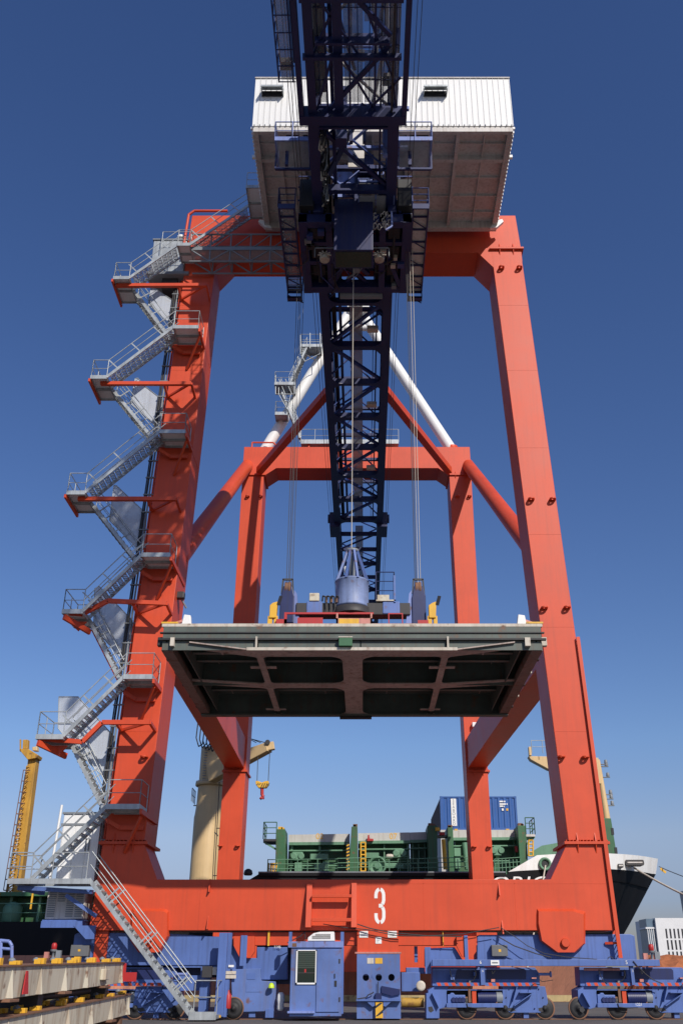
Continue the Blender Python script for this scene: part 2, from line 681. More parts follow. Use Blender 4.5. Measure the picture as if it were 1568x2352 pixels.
sill = part("sill_beam", MB().prism_y([(-10.1, 2.9), (9.22, 2.9), (9.22, 5.9), (7.70, 5.9), (6.98, 4.65), (-7.76, 4.65), (-8.36, 5.9), (-9.95, 5.9)], 38.0, 39.9), R, crane, 0.015)
part("sill_beam", MB().box(-9.1, 8.0, 62.2, 64.0, 1.6, 3.6), R, crane, 0.015)
part("portal_beam", MB().prism_y([(-9.05, 37.4), (7.95, 37.4), (8.09, 35.08), (8.1, 34.3), (6.6, 33.9), (5.82, 34.9), (-6.9, 34.9), (-7.62, 33.9), (-9.2, 34.3), (-9.16, 35.08)], 38.002, 39.9), R, crane, 0.015)
part("portal_beam", MB().prism_y([(-9.03, 37.2), (7.93, 37.2), (7.95, 34.82), (6.2, 34.82), (5.5, 35.38), (-6.55, 35.38), (-7.3, 34.82), (-9.05, 34.82)], 62.002, 64.0), R, crane, 0.015)

fl = MB()
for x0, x1, y0, y1, z in ((-10.08, -8.22, 37.86, 40.35, 5.95), (7.6, 9.32, 37.86, 40.35, 5.95),
                          (-9.25, -7.5, 37.86, 40.0, 35.1), (6.45, 8.2, 37.86, 40.0, 35.1),
                          (-9.12, -7.3, 61.88, 64.2, 34.8), (6.2, 8.05, 61.88, 64.2, 34.8),
                          (-9.12, -7.5, 61.88, 64.2, 13.2), (6.6, 8.05, 61.88, 64.2, 13.2)):
    fb = MB().box(x0, x1, y0, y1, z - 0.05, z + 0.05)
    # ribs and bolts
    for k in range(2):
        xr = x0 + (x1 - x0) * (0.3 + 0.4 * k)
        fb.prism_x([(y0 + 0.02, z + 0.05), (y0 + 0.15, z + 0.05), (y0 + 0.15, z + 0.4)], xr - 0.02, xr + 0.02)
        fb.prism_x([(y0 + 0.02, z - 0.05), (y0 + 0.15, z - 0.05), (y0 + 0.15, z - 0.4)], xr - 0.02, xr + 0.02)
    nb = 13
    for k in range(nb):
        xb = x0 + 0.08 + (x1 - x0 - 0.16) * k / (nb - 1)
        fb.tube((xb, y0 + 0.06, z + 0.05), (xb, y0 + 0.06, z + 0.11), 0.025, 5)
    part("flange", fb, R, crane)

# weld seams between the plates of the big members
def lerp_leg(z, lo, hi):
    t = (z - lo[1]) / (hi[1] - lo[1])
    return lo[0] + (hi[0] - lo[0]) * t


for z in (10.2, 14.6, 18.9, 23.3, 27.6, 31.5):
    for (a0, a1), (b0, b1) in (((-9.88, -8.38), (-9.12, -7.58)), ((7.78, 9.17), (6.54, 8.06))):
        t = (z - 6.05) / (35.0 - 6.05)
        part("weld_seam", MB().box(a0 + (b0 - a0) * t, a1 + (b1 - a1) * t, 37.994, 38.002, z, z + 0.022), R, crane)
for x in (-6.1, -1.9, 2.2, 5.6):
    part("weld_seam", MB().box(x, x + 0.022, 37.994, 38.002, 2.92, 4.62), R, crane)
for x in (-4.9, 3.9):
    part("weld_seam", MB().box(x, x + 0.025, 61.994, 62.004, 35.4, 37.17), R, crane)
part("weld_seam", MB().box(-7.7, 9.2, 37.994, 38.002, 4.5, 4.52), R, crane)
# pad eyes welded to the leg faces
eye = MB()
n_ = 14
vs, fs = [], []
for i in range(n_):
    a = 2 * math.pi * i / n_
    for r_, z_ in ((0.055, -0.025), (0.15, -0.025), (0.15, 0.025), (0.055, 0.025)):
        vs.append((r_ * math.cos(a), -0.16 + r_ * math.sin(a), z_))
for i in range(n_):
    j = (i + 1) % n_
    for k in range(4):
        fs.append((i * 4 + k, j * 4 + k, j * 4 + (k + 1) % 4, i * 4 + (k + 1) % 4))
eye.add(vs, fs)
eye.box(-0.15, 0.15, -0.1, 0.02, -0.025, 0.025)
pe = None
for x, y, Y in ((1150, 618, 38), (1191, 618, 38), (1218, 1149, 38), (1267, 1149, 38), (1248, 1398, 38), (1300, 1397, 38),
                (1287, 1739, 38), (1342, 1740, 38), (333, 1739, 38), (506, 1943, 62), (546, 1943, 62), (1088, 1945, 62),
                (1122, 1945, 62), (569, 1141, 62), (599, 1141, 62), (1050, 1141, 62), (1077, 1141, 62)):
    if pe is None:
        pe = part("pad_eye", eye, R, crane)
        pe.location = at(x, y, Y)
    else:
        copy_part(pe, at(x, y, Y), crane)
# triangular lifting lugs on the sill face
for x, y in ((482, 2037), (478, 2122), (1145, 2045), (1153, 2133)):
    p = at(x, y, 38)
    part("lifting_lug", MB().prism_x([(38.0, p.z - 0.18), (37.8, p.z - 0.18), (38.0, p.z + 0.28)], p.x - 0.02, p.x + 0.02), R, crane)

# ---- tie beams, tubes and braces between the two frames
for sgn in (-1, 1):
    if sgn < 0:
        a = [(-8.72, 40.0, 13.4), (-7.55, 40.0, 13.4), (-7.55, 40.0, 15.3), (-8.72, 40.0, 15.3)]
        b = [(-8.95, 62.05, 13.4), (-7.72, 62.05, 13.4), (-7.72, 62.05, 15.3), (-8.95, 62.05, 15.3)]
    else:
        a = [(7.48, 40.0, 13.4), (8.70, 40.0, 13.4), (8.70, 40.0, 15.3), (7.48, 40.0, 15.3)]
        b = [(6.66, 62.05, 13.4), (7.86, 62.05, 13.4), (7.86, 62.05, 15.3), (6.66, 62.05, 15.3)]
    part("tie_beam", MB().hexa(a, b), R, crane, 0.015)
part("diagonal_tube", MB().tube((-8.75, 62.6, 36.0), (-8.45, 39.6, 18.4), 0.45, 24), R, crane)
part("diagonal_tube", MB().tube((7.78, 62.6, 36.0), (7.95, 39.6, 18.4), 0.45, 24), R, crane)
part("knee_brace", MB().bar((-7.75, 61.7, 35.0), (-2.2, 50.5, 34.7), 0.5, 0.5), R, crane, 0.02)
part("knee_brace", MB().bar((6.25, 61.7, 35.0), (1.3, 50.5, 34.7), 0.5, 0.5), R, crane, 0.02)

# ---- A-frame over the rear legs
W = M_WHITE
part("a_frame_tube", MB().tube((-7.72, 63.0, 37.2), (-1.0, 63.0, 51.0), 0.42, 20), W, crane)
part("a_frame_tube", MB().tube((6.82, 63.0, 37.2), (0.0, 63.0, 50.0), 0.42, 20), W, crane)
part("a_frame_tie", MB().tube((-2.0, 63.0, 49.0), (0.6, 63.0, 49.0), 0.28, 14), W, crane)
part("a_frame_head", MB().box(-1.4, 0.4, 62.4, 63.6, 50.2, 51.6), W, crane, 0.05)
part("tube_collar", MB().lathe((6.7, 63, 37.2), [(0.62, 0), (0.62, 0.16), (0.45, 0.2), (0.45, 0.55)], 20), R, crane)
part("tube_collar", MB().pipe([(-8.5, 62.3, 37.2), (-8.5, 62.3, 37.75), (-6.9, 62.3, 37.75), (-6.4, 62.3, 37.2)], 0.06), R, crane)


def railing(path, h=1.05, r=0.022, post=1.2, mids=1, mb=None):
    """posts and rails along a polyline of 3d points (floor level)"""
    mb = mb or MB()
    up = Vector((0, 0, h))
    pts = [Vector(p) for p in path]
    for a, b in zip(pts[:-1], pts[1:]):
        L = (b - a).length
        n = max(1, int(round(L / post)))
        for k in range(n + 1):
            p = a.lerp(b, k / n)
            mb.tube(p, p + up, r, 5)
        mb.tube(a + up, b + up, r, 5)
        for m in range(mids):
            q = up * ((m + 1) / (mids + 1))
            mb.tube(a + q, b + q, r * 0.8, 5)
    return mb


# platforms and ladders on the left tube of the A-frame
def box_platform(x0, x1, y0, y1, z, nm="access_platform", mat=None, rail=True, h=1.05):
    mb = MB().box(x0, x1, y0, y1, z - 0.05, z)
    mb.box(x0, x1, y0 - 0.03, y0, z - 0.16, z + 0.1)
    mb.box(x0, x1, y1, y1 + 0.03, z - 0.16, z + 0.1)
    mb.box(x0 - 0.03, x0, y0, y1, z - 0.16, z + 0.1)
    mb.box(x1, x1 + 0.03, y0, y1, z - 0.16, z + 0.1)
    o = part(nm, mb, mat or M_GALV, crane)
    if rail:
        part("railing", railing([(x0, y1, z), (x0, y0, z), (x1, y0, z), (x1, y1, z)], h), mat or M_GALV, o)
    return o


p = at(690, 803, 62.0)
q = at(738, 803, 62.0)
box_platform(p.x, q.x, 61.4, 62.6, p.z)
p2 = at(633, 893, 62.0)
q2 = at(678, 893, 62.0)
box_platform(p2.x, q2.x, 61.2, 62.6, p2.z)
p3 = at(633, 955, 62.0)
box_platform(p3.x, p3.x + 0.9, 61.6, 62.6, p3.z)


def stair_ladder(a, b, w=0.7, nm="access_stair", mat=None):
    a, b = Vector(a), Vector(b)
    side = Vector((0, w / 2, 0))
    mb = MB().bar(a - side, b - side, 0.05, 0.16).bar(a + side, b + side, 0.05, 0.16)
    n = max(4, int(abs(b.z - a.z) / 0.25))
    for k in range(1, n):
        c = a.lerp(b, k / n)
        mb.box(c.x - 0.1, c.x + 0.1, c.y - w / 2, c.y + w / 2, c.z - 0.015, c.z + 0.015)
    up = Vector((0, 0, 0.95))
    for s in (-1, 1):
        mb.tube(a + side * s + up, b + side * s + up, 0.022, 5)
        mb.tube(a + side * s + up * 0.5, b + side * s + up * 0.5, 0.018, 5)
        for k in range(5):
            c = a.lerp(b, k / 4) + side * s
            mb.tube(c, c + up, 0.02, 5)
    return part(nm, mb, mat or M_GALV, crane)


stair_ladder(at(664, 893, 61.9), at(705, 805, 61.9), 0.9)
stair_ladder(at(690, 1010, 62), at(672, 955, 62), 0.6)
tw_ = MB()
for (xa, ya), (xb, yb) in (((633, 905), (676, 905)), ((633, 905), (633, 862)), ((676, 905), (676, 862)), ((690, 812), (690, 770)), ((735, 812), (735, 765)), ((712, 800), (712, 765)),
                           ((690, 785), (735, 785)), ((640, 870), (655, 905)), ((655, 870), (670, 905)), ((700, 830), (735, 812)), ((700, 830), (690, 812)), ((640, 905), (640, 890)), ((668, 905), (660, 940)), ((640, 905), (660, 940))):
    for Yq in (61.3, 62.5):
        tw_.tube(at(xa, ya, Yq), at(xb, yb, Yq), 0.035, 5)
part("platform_brace", tw_, M_GALV, crane)
part("tube_bracket", MB().tube(at(655, 905, 62), at(690, 905, 63), 0.06, 6).tube(at(700, 812, 62), at(728, 830, 63), 0.06, 6), W, crane)
stair_ladder(at(680, 985, 62), at(645, 897, 62))
# walkway on the rear portal beam
zt = 37.2
part("walkway", MB().box(-4.8, 2.6, 62.2, 63.4, zt + 0.5, zt + 0.56).box(-4.8, 2.6, 62.18, 62.2, zt + 0.4, zt + 0.75), M_GALV, crane)
part("railing", railing([(-4.8, 62.2, zt + 0.56), (2.6, 62.2, zt + 0.56)], 1.1, post=1.0), M_GALV, crane)
part("control_cabinet", MB().box(-2.6, -2.25, 62.3, 63.0, zt + 0.56, zt + 2.6), W, crane, 0.02)
wl = MB()
for k in range(4):
    wl.tube((-4.2 + k * 1.9, 62.4, zt), (-4.2 + k * 1.9, 62.4, zt + 0.5), 0.08, 6)
part("walkway_support", wl, R, crane)

# ---- numeral 3 in stencil style on the sill
def stencil_three():
    mb = MB()
    c = at(872, 2080, 38)
    x0, z0 = c.x, c.z
    Hh = abs(at(872, 2037, 38).z - at(872, 2122, 38).z)
    Wd = abs(at(885, 2080, 38).x - at(859.5, 2080, 38).x)
    sx, sz = Wd / 72.0, Hh / 218.0

    def strip(pts, w=21):
        vs, fs = [], []
        for i, (x, z) in enumerate(pts):
            a = Vector(pts[max(0, i - 1)])
            b = Vector(pts[min(len(pts) - 1, i + 1)])
            d = (b - a).normalized()
            nrm = Vector((-d.y, d.x))
            for s in (-0.5, 0.5):
                q_ = Vector((x, z)) + nrm * w * s
                for yy in (37.992, 37.9985):
                    vs.append((x0 + q_.x * sx, yy, z0 + q_.y * sz))
        for i in range(len(pts) - 1):
            a, b = i * 4, (i + 1) * 4
            fs += [(a, a + 2, b + 2, b), (a, b, b + 1, a + 1), (a + 2, a + 3, b + 3, b + 2)]
        mb.add(vs, fs)

    def arc(cx, cz, rx, rz, a0, a1, n=9):
        return [(cx + rx * math.cos(math.radians(a0 + (a1 - a0) * k / n)), cz + rz * math.sin(math.radians(a0 + (a1 - a0) * k / n))) for k in range(n + 1)]

    for s in (1, -1):
        tl = [(-25, 44)] + arc(0, 60, 25, 38, 180, 100)
        tr = arc(0, 60, 25, 38, 80, 0) + [(25, 34), (22, 20), (16, 9)]
        strip([(x, z * s) for x, z in tl])
        strip([(x, z * s) for x, z in tr])
    strip([(-7, 0), (20, 0)], 22)
    return part("numeral", mb, W, sill)


stencil_three()

# ladder-like frame on the middle of the sill
fr = MB()
for xa, xb in ((705, 717.5), (807, 819)):
    a, b = at(xa, 2030, 38).x, at(xb, 2030, 38).x
    zt_, zb_ = at(xa, 2028, 38).z, at(xa, 2131, 38).z
    fr.prism_x([(38.0, zt_), (37.9, zt_), (37.5, zb_), (38.0, zb_)], a, b)
for ya, yb in ((2055, 2062), (2109, 2117)):
    za, zb = at(760, ya, 37.8).z, at(760, yb, 37.8).z
    fr.box(at(717, ya, 37.8).x, at(808, ya, 37.8).x, 37.55, 37.72, zb, za)
part("sill_frame", fr, R, crane, 0.008)

# hinge plates that hold the equaliser beams
for pts in ([(1232, 2087), (1318, 2087), (1343, 2094), (1343, 2167), (1322, 2187), (1276, 2187), (1240, 2160), (1232, 2120)],
            [(305, 2087), (380, 2087), (388, 2092), (388, 2150), (368, 2187), (318, 2187), (300, 2160), (300, 2094)]):
    inner = [(x + (4 if x < 1290 and x > 600 or x < 330 else -4), y + (6 if y < 2100 else 0)) for x, y in pts]
    o_, i_ = pl(pts, 38.0), pl(inner, 37.86)
    mb = MB()
    vs = [(x, 37.999, z) for x, z in o_] + [(x, 37.86, z) for x, z in i_] + [(x, 38.2, z) for x, z in o_]
    n = len(pts)
    mb.add(vs, [tuple(range(n, 2 * n))] + [(i, (i + 1) % n, n + (i + 1) % n, n + i) for i in range(n)] +
           [(2 * n + i, 2 * n + (i + 1) % n, (i + 1) % n, i) for i in range(n)])
    hp = part("hinge_plate", mb, R, crane)
c = at(1297, 2165, 37.86)
part("hinge_pin", MB().lathe((c.x, 37.74, c.z), [(0.14, 0), (0.16, 0.02), (0.16, 0.12)], 16, 'y'), R, crane)
c = at(345, 2165, 37.86)
part("hinge_pin", MB().lathe((c.x, 37.74, c.z), [(0.14, 0), (0.16, 0.02), (0.16, 0.12)], 16, 'y'), R, crane)

# lower red beam and middle bracket plates
part("lower_beam", MB().rect(530, 2141, 1095, 2171, 38.25, 0.7), R, crane, 0.01)
for x0, x1 in ((537, 585), (1048, 1093)):
    part("bracket_plate", MB().plate([(x0, 2150), (x1, 2150), (x1, 2185), (x1 - 9, 2198), (x0 + 13, 2198), (x0, 2172)], 38.05, 0.18), R, crane)
    part("bracket_strip", MB().rect(x0 + 17, 2148, x0 + 28, 2218, 37.98, 0.06), M_BLUE, crane)
part("pedestal_head", MB().rect(820, 2137, 915, 2187, 38.02, 0.8), R, crane, 0.008)
part("pedestal_flange", MB().rect(815, 2186, 921, 2190, 37.9, 1.0), M_PINK, crane)
for x0, y0, x1, y1 in ((825, 2138, 845, 2153), (890, 2138, 911, 2153), (862, 2152, 876, 2167)):
    o = part("notice_plate", MB().rect(x0, y0, x1, y1, 38.0, 0.018), W, crane)
    for kk in range(3):
        part("notice_line", MB().rect(x0 + 3, y0 + 3.5 + kk * 3.5, x1 - 3 - kk * 2, y0 + 4.7 + kk * 3.5, 37.997, 0.003), M_GALVD, o)
# hanging cables on the sill
for pts, r in (([(742, 2122), (790, 2130), (845, 2135), (905, 2148), (960, 2150), (1060, 2145), (1145, 2130)], 0.016),
               ([(1149, 2130), (1180, 2150), (1210, 2172), (1250, 2190), (1300, 2198), (1370, 2203)], 0.014),
               ([(820, 2122), (850, 2132), (900, 2142), (980, 2149), (1060, 2151)], 0.02),
               ([(1145, 2152), (1180, 2172), (1230, 2190), (1265, 2199)], 0.02),
               ([(660, 2165), (690, 2150), (700, 2140), (702, 2160), (690, 2166)], 0.018)):
    part("hanging_cable", MB().pipe([at(x, y, 37.78) for x, y in pts], r, 5), M_DARK, crane)
yl = MB()
for x in (617, 1017):
    yl.rect(x - 1.4, 2139, x + 1.4, 2172, 38.1, 0.1)
part("yellow_pipe", yl, M_YEL, crane)
for x0, x1, in ((536, 545), (580, 590), (960, 970)):
    pass

# ladder on the outer edge of the right front leg
lt, lb = at(1326, 1463, 37.9), at(1424, 2200, 37.9)
lm = MB().bar(lt, lb, 0.14, 0.07, (0, 1, 0)).bar(lt + Vector((0, 0.45, 0)), lb + Vector((0, 0.45, 0)), 0.14, 0.07, (0, 1, 0))
ladder = part("leg_ladder", lm, M_RED, crane)
nr = 70
ru = MB()
for k in range(nr):
    c = lt.lerp(lb, (k + 0.5) / nr)
    ru.tube(c, c + Vector((0, 0.45, 0)), 0.018, 5)
part("rung", ru, M_RED, ladder)
st = MB()
for yy in (1490, 1570, 1655, 1740, 1825, 1915, 2013, 2083, 2170):
    t = (yy - 1463) / (2200 - 1463.0)
    c = lt.lerp(lb, t)
    st.bar(c + Vector((0, 0.1, 0)), c + Vector((-0.42, 0.3, 0)), 0.06, 0.08)
part("standoff", st, M_RED, ladder)

# pipes on the left front leg
for dx, r, m in ((-0.16, 0.05, M_RED), (-0.30, 0.04, M_GALVD), (-0.42, 0.045, M_BLACK), (-0.50, 0.03, M_BLACK)):
    part("riser_pipe", MB().tube((-9.88 + dx, 38.35, 4.8), (-9.12 + dx, 38.35, 34.5), r, 8), m, crane)
clips = MB()
for k in range(34):
    t = k / 33
    clips.box(-9.88 + 0.76 * t - 0.56, -9.88 + 0.76 * t - 0.02, 38.3, 38.4, 5.2 + 29 * t, 5.25 + 29 * t)
part("pipe_clip", clips, M_GALVD, crane)
part("edge_pipe", MB().pipe([(-9.35, 37.9, 34.4), (-9.22, 37.9, 37.35), (-8.95, 37.9, 37.62), (-7.2, 37.9, 37.62)], 0.07, 8), R, crane)

# lamps on legs and tie beams
for (x, y, Y), m in (((1091, 1665, 61.8), W), ((413, 1368, 38.6), M_DARK), ((541, 1672, 60), W)):
    c = at(x, y, Y)
    o = part("floodlight", MB().box(c.x - 0.22, c.x + 0.22, c.y - 0.15, c.y + 0.15, c.z - 0.16, c.z + 0.16), m, crane, 0.05)
    part("lamp_arm", MB().tube(c, c + Vector((0.3 if x < 600 else -0.1, 0.2, -0.5)), 0.04, 6), M_GALVD, o)

# ================================================================== stairs on the left leg
YN, YM, YF = 36.60, 37.55, 38.45
G = M_GALV
tread_src = {}


def flight(x0, z0, x1, z1, y0, y1, far_red=False, n=None):
    """(x0,z0) lower end, (x1,z1) upper end"""
    a0, b0 = Vector((x0, y0 + 0.03, z0)), Vector((x1, y0 + 0.03, z1))
    a1, b1 = Vector((x0, y1 - 0.03, z0)), Vector((x1, y1 - 0.03, z1))
    mb = MB().bar(a0, b0, 0.05, 0.14).bar(a1, b1, 0.05, 0.14)
    o = part("stair_flight", mb, G, crane)
    if far_red:
        part("support_beam", MB().bar(a1 + Vector((0, 0.06, -0.15)), b1 + Vector((0, 0.06, -0.15)), 0.10, 0.22), M_RED, o)
    n = n or max(3, int(round(abs(z1 - z0) / 0.205)))
    sgn = 1 if x1 > x0 else -1
    if 'm' not in tread_src:
        w = (y1 - y0) / 2 - 0.06
        t = MB().box(-0.115, -0.10, -w, w, -0.03, 0.012).box(0.10, 0.115, -w, w, -0.03, 0.012)
        t.box(-0.10, 0.10, -w, -w + 0.012, -0.05, 0.012).box(-0.10, 0.10, w - 0.012, w, -0.05, 0.012)
        for q_ in range(3):
            yq = -w + 2 * w * (q_ + 1) / 4
            t.box(-0.10, 0.10, yq - 0.008, yq + 0.008, -0.02, 0.012)
        t.m = 1
        t.add([(-0.10, -w, 0), (0.10, -w, 0), (0.10, w, 0), (-0.10, w, 0)], [(0, 1, 2, 3)])
        tread_src['m'] = part("tread", t, [G, M_TREAD], o)
        first = tread_src['m']
    else:
        first = None
    for k in range(1, n):
        c = Vector((x0 + (x1 - x0) * k / n, (y0 + y1) / 2, z0 + (z1 - z0) * k / n + 0.03))
        if first is not None:
            first.location = c
            first = None
        else:
            copy_part(tread_src['m'], c, o)
    # rails, posts square to the slope
    d = (b0 - a0).normalized()
    nrm = Vector((-d.z * (1 if d.x > 0 else -1), 0, abs(d.x)))
    hr = MB()
    for base_a, base_b in ((a0, b0), (a1, b1)):
        up_ = Vector((0, 0, 0.95))
        hr.tube(base_a + up_, base_b + up_, 0.021, 6)
        hr.tube(base_a + up_ * 0.52, base_b + up_ * 0.52, 0.017, 6)
        m = 3
        for k in range(m):
            c = base_a.lerp(base_b, (k + 0.5) / m)
            hr.bar(c, c + nrm * (0.95 * abs(d.x)), 0.02, 0.055, d)
    part("handrail", hr, G, o)
    return o


def landing(x0, x1, z, y0, y1, open_side, name="landing"):
    mb = MB()
    for xx in (x0, x1):
        mb.box(xx - 0.025, xx + 0.025, y0, y1, z - 0.12, z + 0.06)
    mb.box(x0 - 0.025, x1 + 0.025, y0 - 0.04, y0, z - 0.13, z + 0.06)
    mb.box(x0, x1, y1 - 0.04, y1, z - 0.13, z + 0.02)
    mb.box(x0, x1, (y0 + y1) / 2 - 0.03, (y0 + y1) / 2 + 0.03, z - 0.16, z - 0.04)
    o = part(name, mb, G, crane)
    part("landing_plate", MB().box(x0 + 0.025, x1 - 0.025, y0, y1 - 0.04, z - 0.03, z), M_PLATE, o)
    rl = MB()
    if open_side == 'right':      # landing on the left, stairs leave to the right
        path = [(x1, y0 + 0.03, z), (x0, y0 + 0.03, z), (x0, y1, z), (x1, y1, z)]
    else:
        path = [(x0, y0 + 0.03, z), (x1, y0 + 0.03, z), (x1, y1, z)]
    railing(path, 0.95, 0.021, 0.9, 1, rl)
    part("railing", rl, G, o)
    return o


L = {2: (-12.61, -11.60, 9.71), 3: (-12.32, -11.51, 14.82), 4: (-12.89, -12.13, 20.28), 5: (-12.61, -11.90, 26.28), 6: (-12.23, -11.49, 32.09)}
RR = {1: (-9.60, -8.39, 7.11), 2: (-9.50, -8.40, 12.08), 3: (-9.35, -8.18, 17.34), 4: (-9.15, -8.04, 23.36), 5: (-9.05, -7.89, 29.13)}
for k, (x0, x1, z) in L.items():
    landing(x0, x1, z, YN, YF, 'right')
for k, (x0, x1, z) in RR.items():
    landing(x0, x1, z, YN, 37.9, 'left')
    xl = -9.95 + (z - 6) / 29 * 0.76
    part("landing", MB().box(xl - 0.15, xl + 0.0, YM, YF, z - 0.06, z).box(x0 - 0.3, x0, YN + 0.5, 37.95, z - 0.06, z), G, crane)

# flights: odd ones in front climb to the right, even ones behind climb to the left
def leg_edge(z):
    return -9.95 + (z - 6) / 29 * 0.76


flight(-12.05, 4.52, RR[1][0], RR[1][2], YN, YM)
flight(leg_edge(7.1) - 0.05, RR[1][2], L[2][1], L[2][2], YM, YF)
flight(L[2][1], L[2][2], RR[2][0], RR[2][2], YN, YM)
flight(leg_edge(12) - 0.05, RR[2][2], L[3][1], L[3][2], YM, YF, far_red=True)
flight(L[3][1], L[3][2], RR[3][0], RR[3][2], YN, YM)
flight(leg_edge(17.3) - 0.05, RR[3][2], L[4][1], L[4][2], YM, YF)
flight(L[4][1], L[4][2], RR[4][0], RR[4][2], YN, YM)
flight(leg_edge(23.4) - 0.05, RR[4][2], L[5][1], L[5][2], YM, YF)
flight(L[5][1], L[5][2], RR[5][0], RR[5][2], YN, YM)
flight(leg_edge(29.1) - 0.05, RR[5][2], L[6][1], L[6][2], YM, YF)
flight(L[6][1], L[6][2], -9.3, 34.2, YN, YM)
landing(-9.3, -8.7, 34.2, YN, 37.9, 'left')
flight(-8.7, 34.2, -5.88, 36.8, YN, YM)
landing(-5.88, -5.0, 36.85, 35.4, YM, 'left')
# bottom: ground flight and main platform
flight(-5.96, 0.22, -9.95, 4.55, YN, YM)
part("landing", MB().box(-5.98, -5.05, YN, YM, 0.08, 0.2).box(-5.98, -5.05, YN - 0.03, YN, 0.05, 0.3), G, crane)
part("railing", railing([(-5.98, YM, 0.2), (-5.05, YM, 0.2), (-5.05, YN, 0.2)], 1.05, 0.022, 0.9), G, crane)
o = part("landing", MB().box(-12.85, -12.05, YN, YM, 4.42, 4.5).box(-12.87, -9.9, YN - 0.04, YN, 4.38, 4.56).box(-11.4, -9.95, YN, 38.4, 4.46, 4.52).box(-12.87, -9.9, YM, YM + 0.04, 4.38, 4.5), G, crane)
part("railing", railing([(-12.05, YN, 4.5), (-12.85, YN, 4.5), (-12.85, YM, 4.5), (-12.05, YM, 4.5)], 0.95), G, o)
part("railing", railing([(-11.3, YN, 4.5), (-10.05, YN, 4.5)], 0.95), G, o)

# red brackets under the landings
def bracket_path(pts, Y=36.98):
    w = [at(x, y, Y) for x, y in pts]
    mb = MB()
    for a, b in zip(w[:-1], w[1:]):
        mb.bar(a, b, 0.16, 0.17)
    return mb, w


for pts in ([(268, 656), (475, 655)], [(232, 881), (440, 881)], [(180, 1146), (405, 1146)],
            [(160, 1408), (190, 1410), (248, 1380), (383, 1386)], [(95, 1697), (190, 1704), (235, 1659), (345, 1659)]):
    mb, w = bracket_path(pts)
    e = w[-1]
    xl = leg_edge(e.z)
    mb.bar(e, (e.x + 0.02, 38.02, e.z - 0.1), 0.1, 0.12)
    mb.bar((xl + 0.12, 36.98, e.z), (xl + 0.12, 38.02, e.z - 0.1), 0.1, 0.12)
    mb.bar((xl + 0.14, 37.96, e.z - 0.08), (e.x - 0.1, 37.02, e.z), 0.09, 0.1)
    part("landing_bracket", mb, M_RED, crane)
for k, (x0, x1, z) in L.items():
    mb = MB().bar((x0 - 0.05, YN - 0.05, z - 0.2), (x0 - 0.05, YF + 0.1, z - 0.2), 0.09, 0.16)
    if k in (2, 3):
        mb = MB().bar((x0 + 0.1, YN - 0.05, z - 0.28), (x0 + 0.9, 37.7, z - 0.55), 0.12, 0.22)
        mb.prism_y([(x0 + 0.05, z - 0.22), (x1, z - 0.22), (x1 - 0.3, z - 0.62)], 37.3, 37.4)
    part("landing_bracket", mb, M_RED, crane)
for k, (x0, x1, z) in RR.items():
    mb = MB().bar((x1 + 0.08, YN - 0.02, z - 0.2), (x1 + 0.1, 39.6, z - 0.2), 0.10, 0.18)
    mb.bar((x0 - 0.2, 37.6, z - 0.38), (x0 + 0.25, 37.8, z - 0.62), 0.1, 0.14)
    mb.bar((x0 + 0.25, 37.85, z - 0.62), (x1 - 0.05, 37.85, z - 0.62), 0.12, 0.16)
    mb.bar((x1 + 0.05, 36.9, z - 0.35), (x0 + 0.5, 37.97, z - 1.5), 0.09, 0.12)
    part("landing_bracket", mb, M_RED, crane)

# perforated guard screens behind the flights
for pts in ([(347, 662), (356, 662), (384, 681), (413, 700), (411, 722), (409, 741), (398, 748), (341, 700)],
            [(311, 869), (317, 868), (332, 886), (380, 923), (376, 968), (363, 982), (300, 927)],
            [(262, 1115), (268, 1115), (338, 1181), (330, 1262), (318, 1262), (252, 1195)],
            [(218, 1352), (228, 1346), (305, 1425), (302, 1500), (295, 1530), (215, 1440)],
            [(136, 1600), (180, 1600), (264, 1693), (262, 1760), (256, 1800), (172, 1720), (134, 1672)]):
    o = part("guard_screen", MB().plate(pts, 38.5, 0.012), M_SCREEN, crane)
    w = [at(x, y, 38.49) for x, y in pts]
    fm = MB()
    for a, b in zip(w, w[1:] + w[:1]):
        fm.tube(a, b, 0.018, 5)
    part("screen_frame", fm, G, o)

# electrical cabin near the top and cabinet at the bottom
cabx0, cabx1 = -10.9, -9.2
o = part("electrical_cabin", MB().box(cabx0, cabx1, 38.0, 39.6, 33.55, 35.7), M_GALV, crane, 0.02)
part("cabin_floor", MB().box(cabx0 - 0.15, cabx1 + 0.3, 37.85, 39.8, 33.38, 33.54), M_GALVD, o)
part("cabin_roof", MB().box(cabx0 - 0.05, cabx1 + 0.05, 37.94, 39.7, 35.7, 35.78), M_GALVD, o)
for k in range(4):
    part("panel_seam", MB().box(cabx0 + 0.4 + k * 0.42, cabx0 + 0.42 + k * 0.42, 37.985, 38.0, 33.6, 35.65), M_GALVD, o)
part("vent_hood", MB().lathe((-9.6, 38.4, 35.78), [(0.16, 0), (0.16, 0.35), (0.22, 0.36), (0.22, 0.5), (0.05, 0.55)], 12), W, o)
part("cable_tray", MB().box(-10.3, -9.5, 38.2, 39.4, 32.8, 33.37), M_DARK, o)
part("railing", railing([(cabx1 - 1.2, 37.7, 34.9), (cabx1 + 0.3, 37.7, 34.9)], 1.1), G, o)

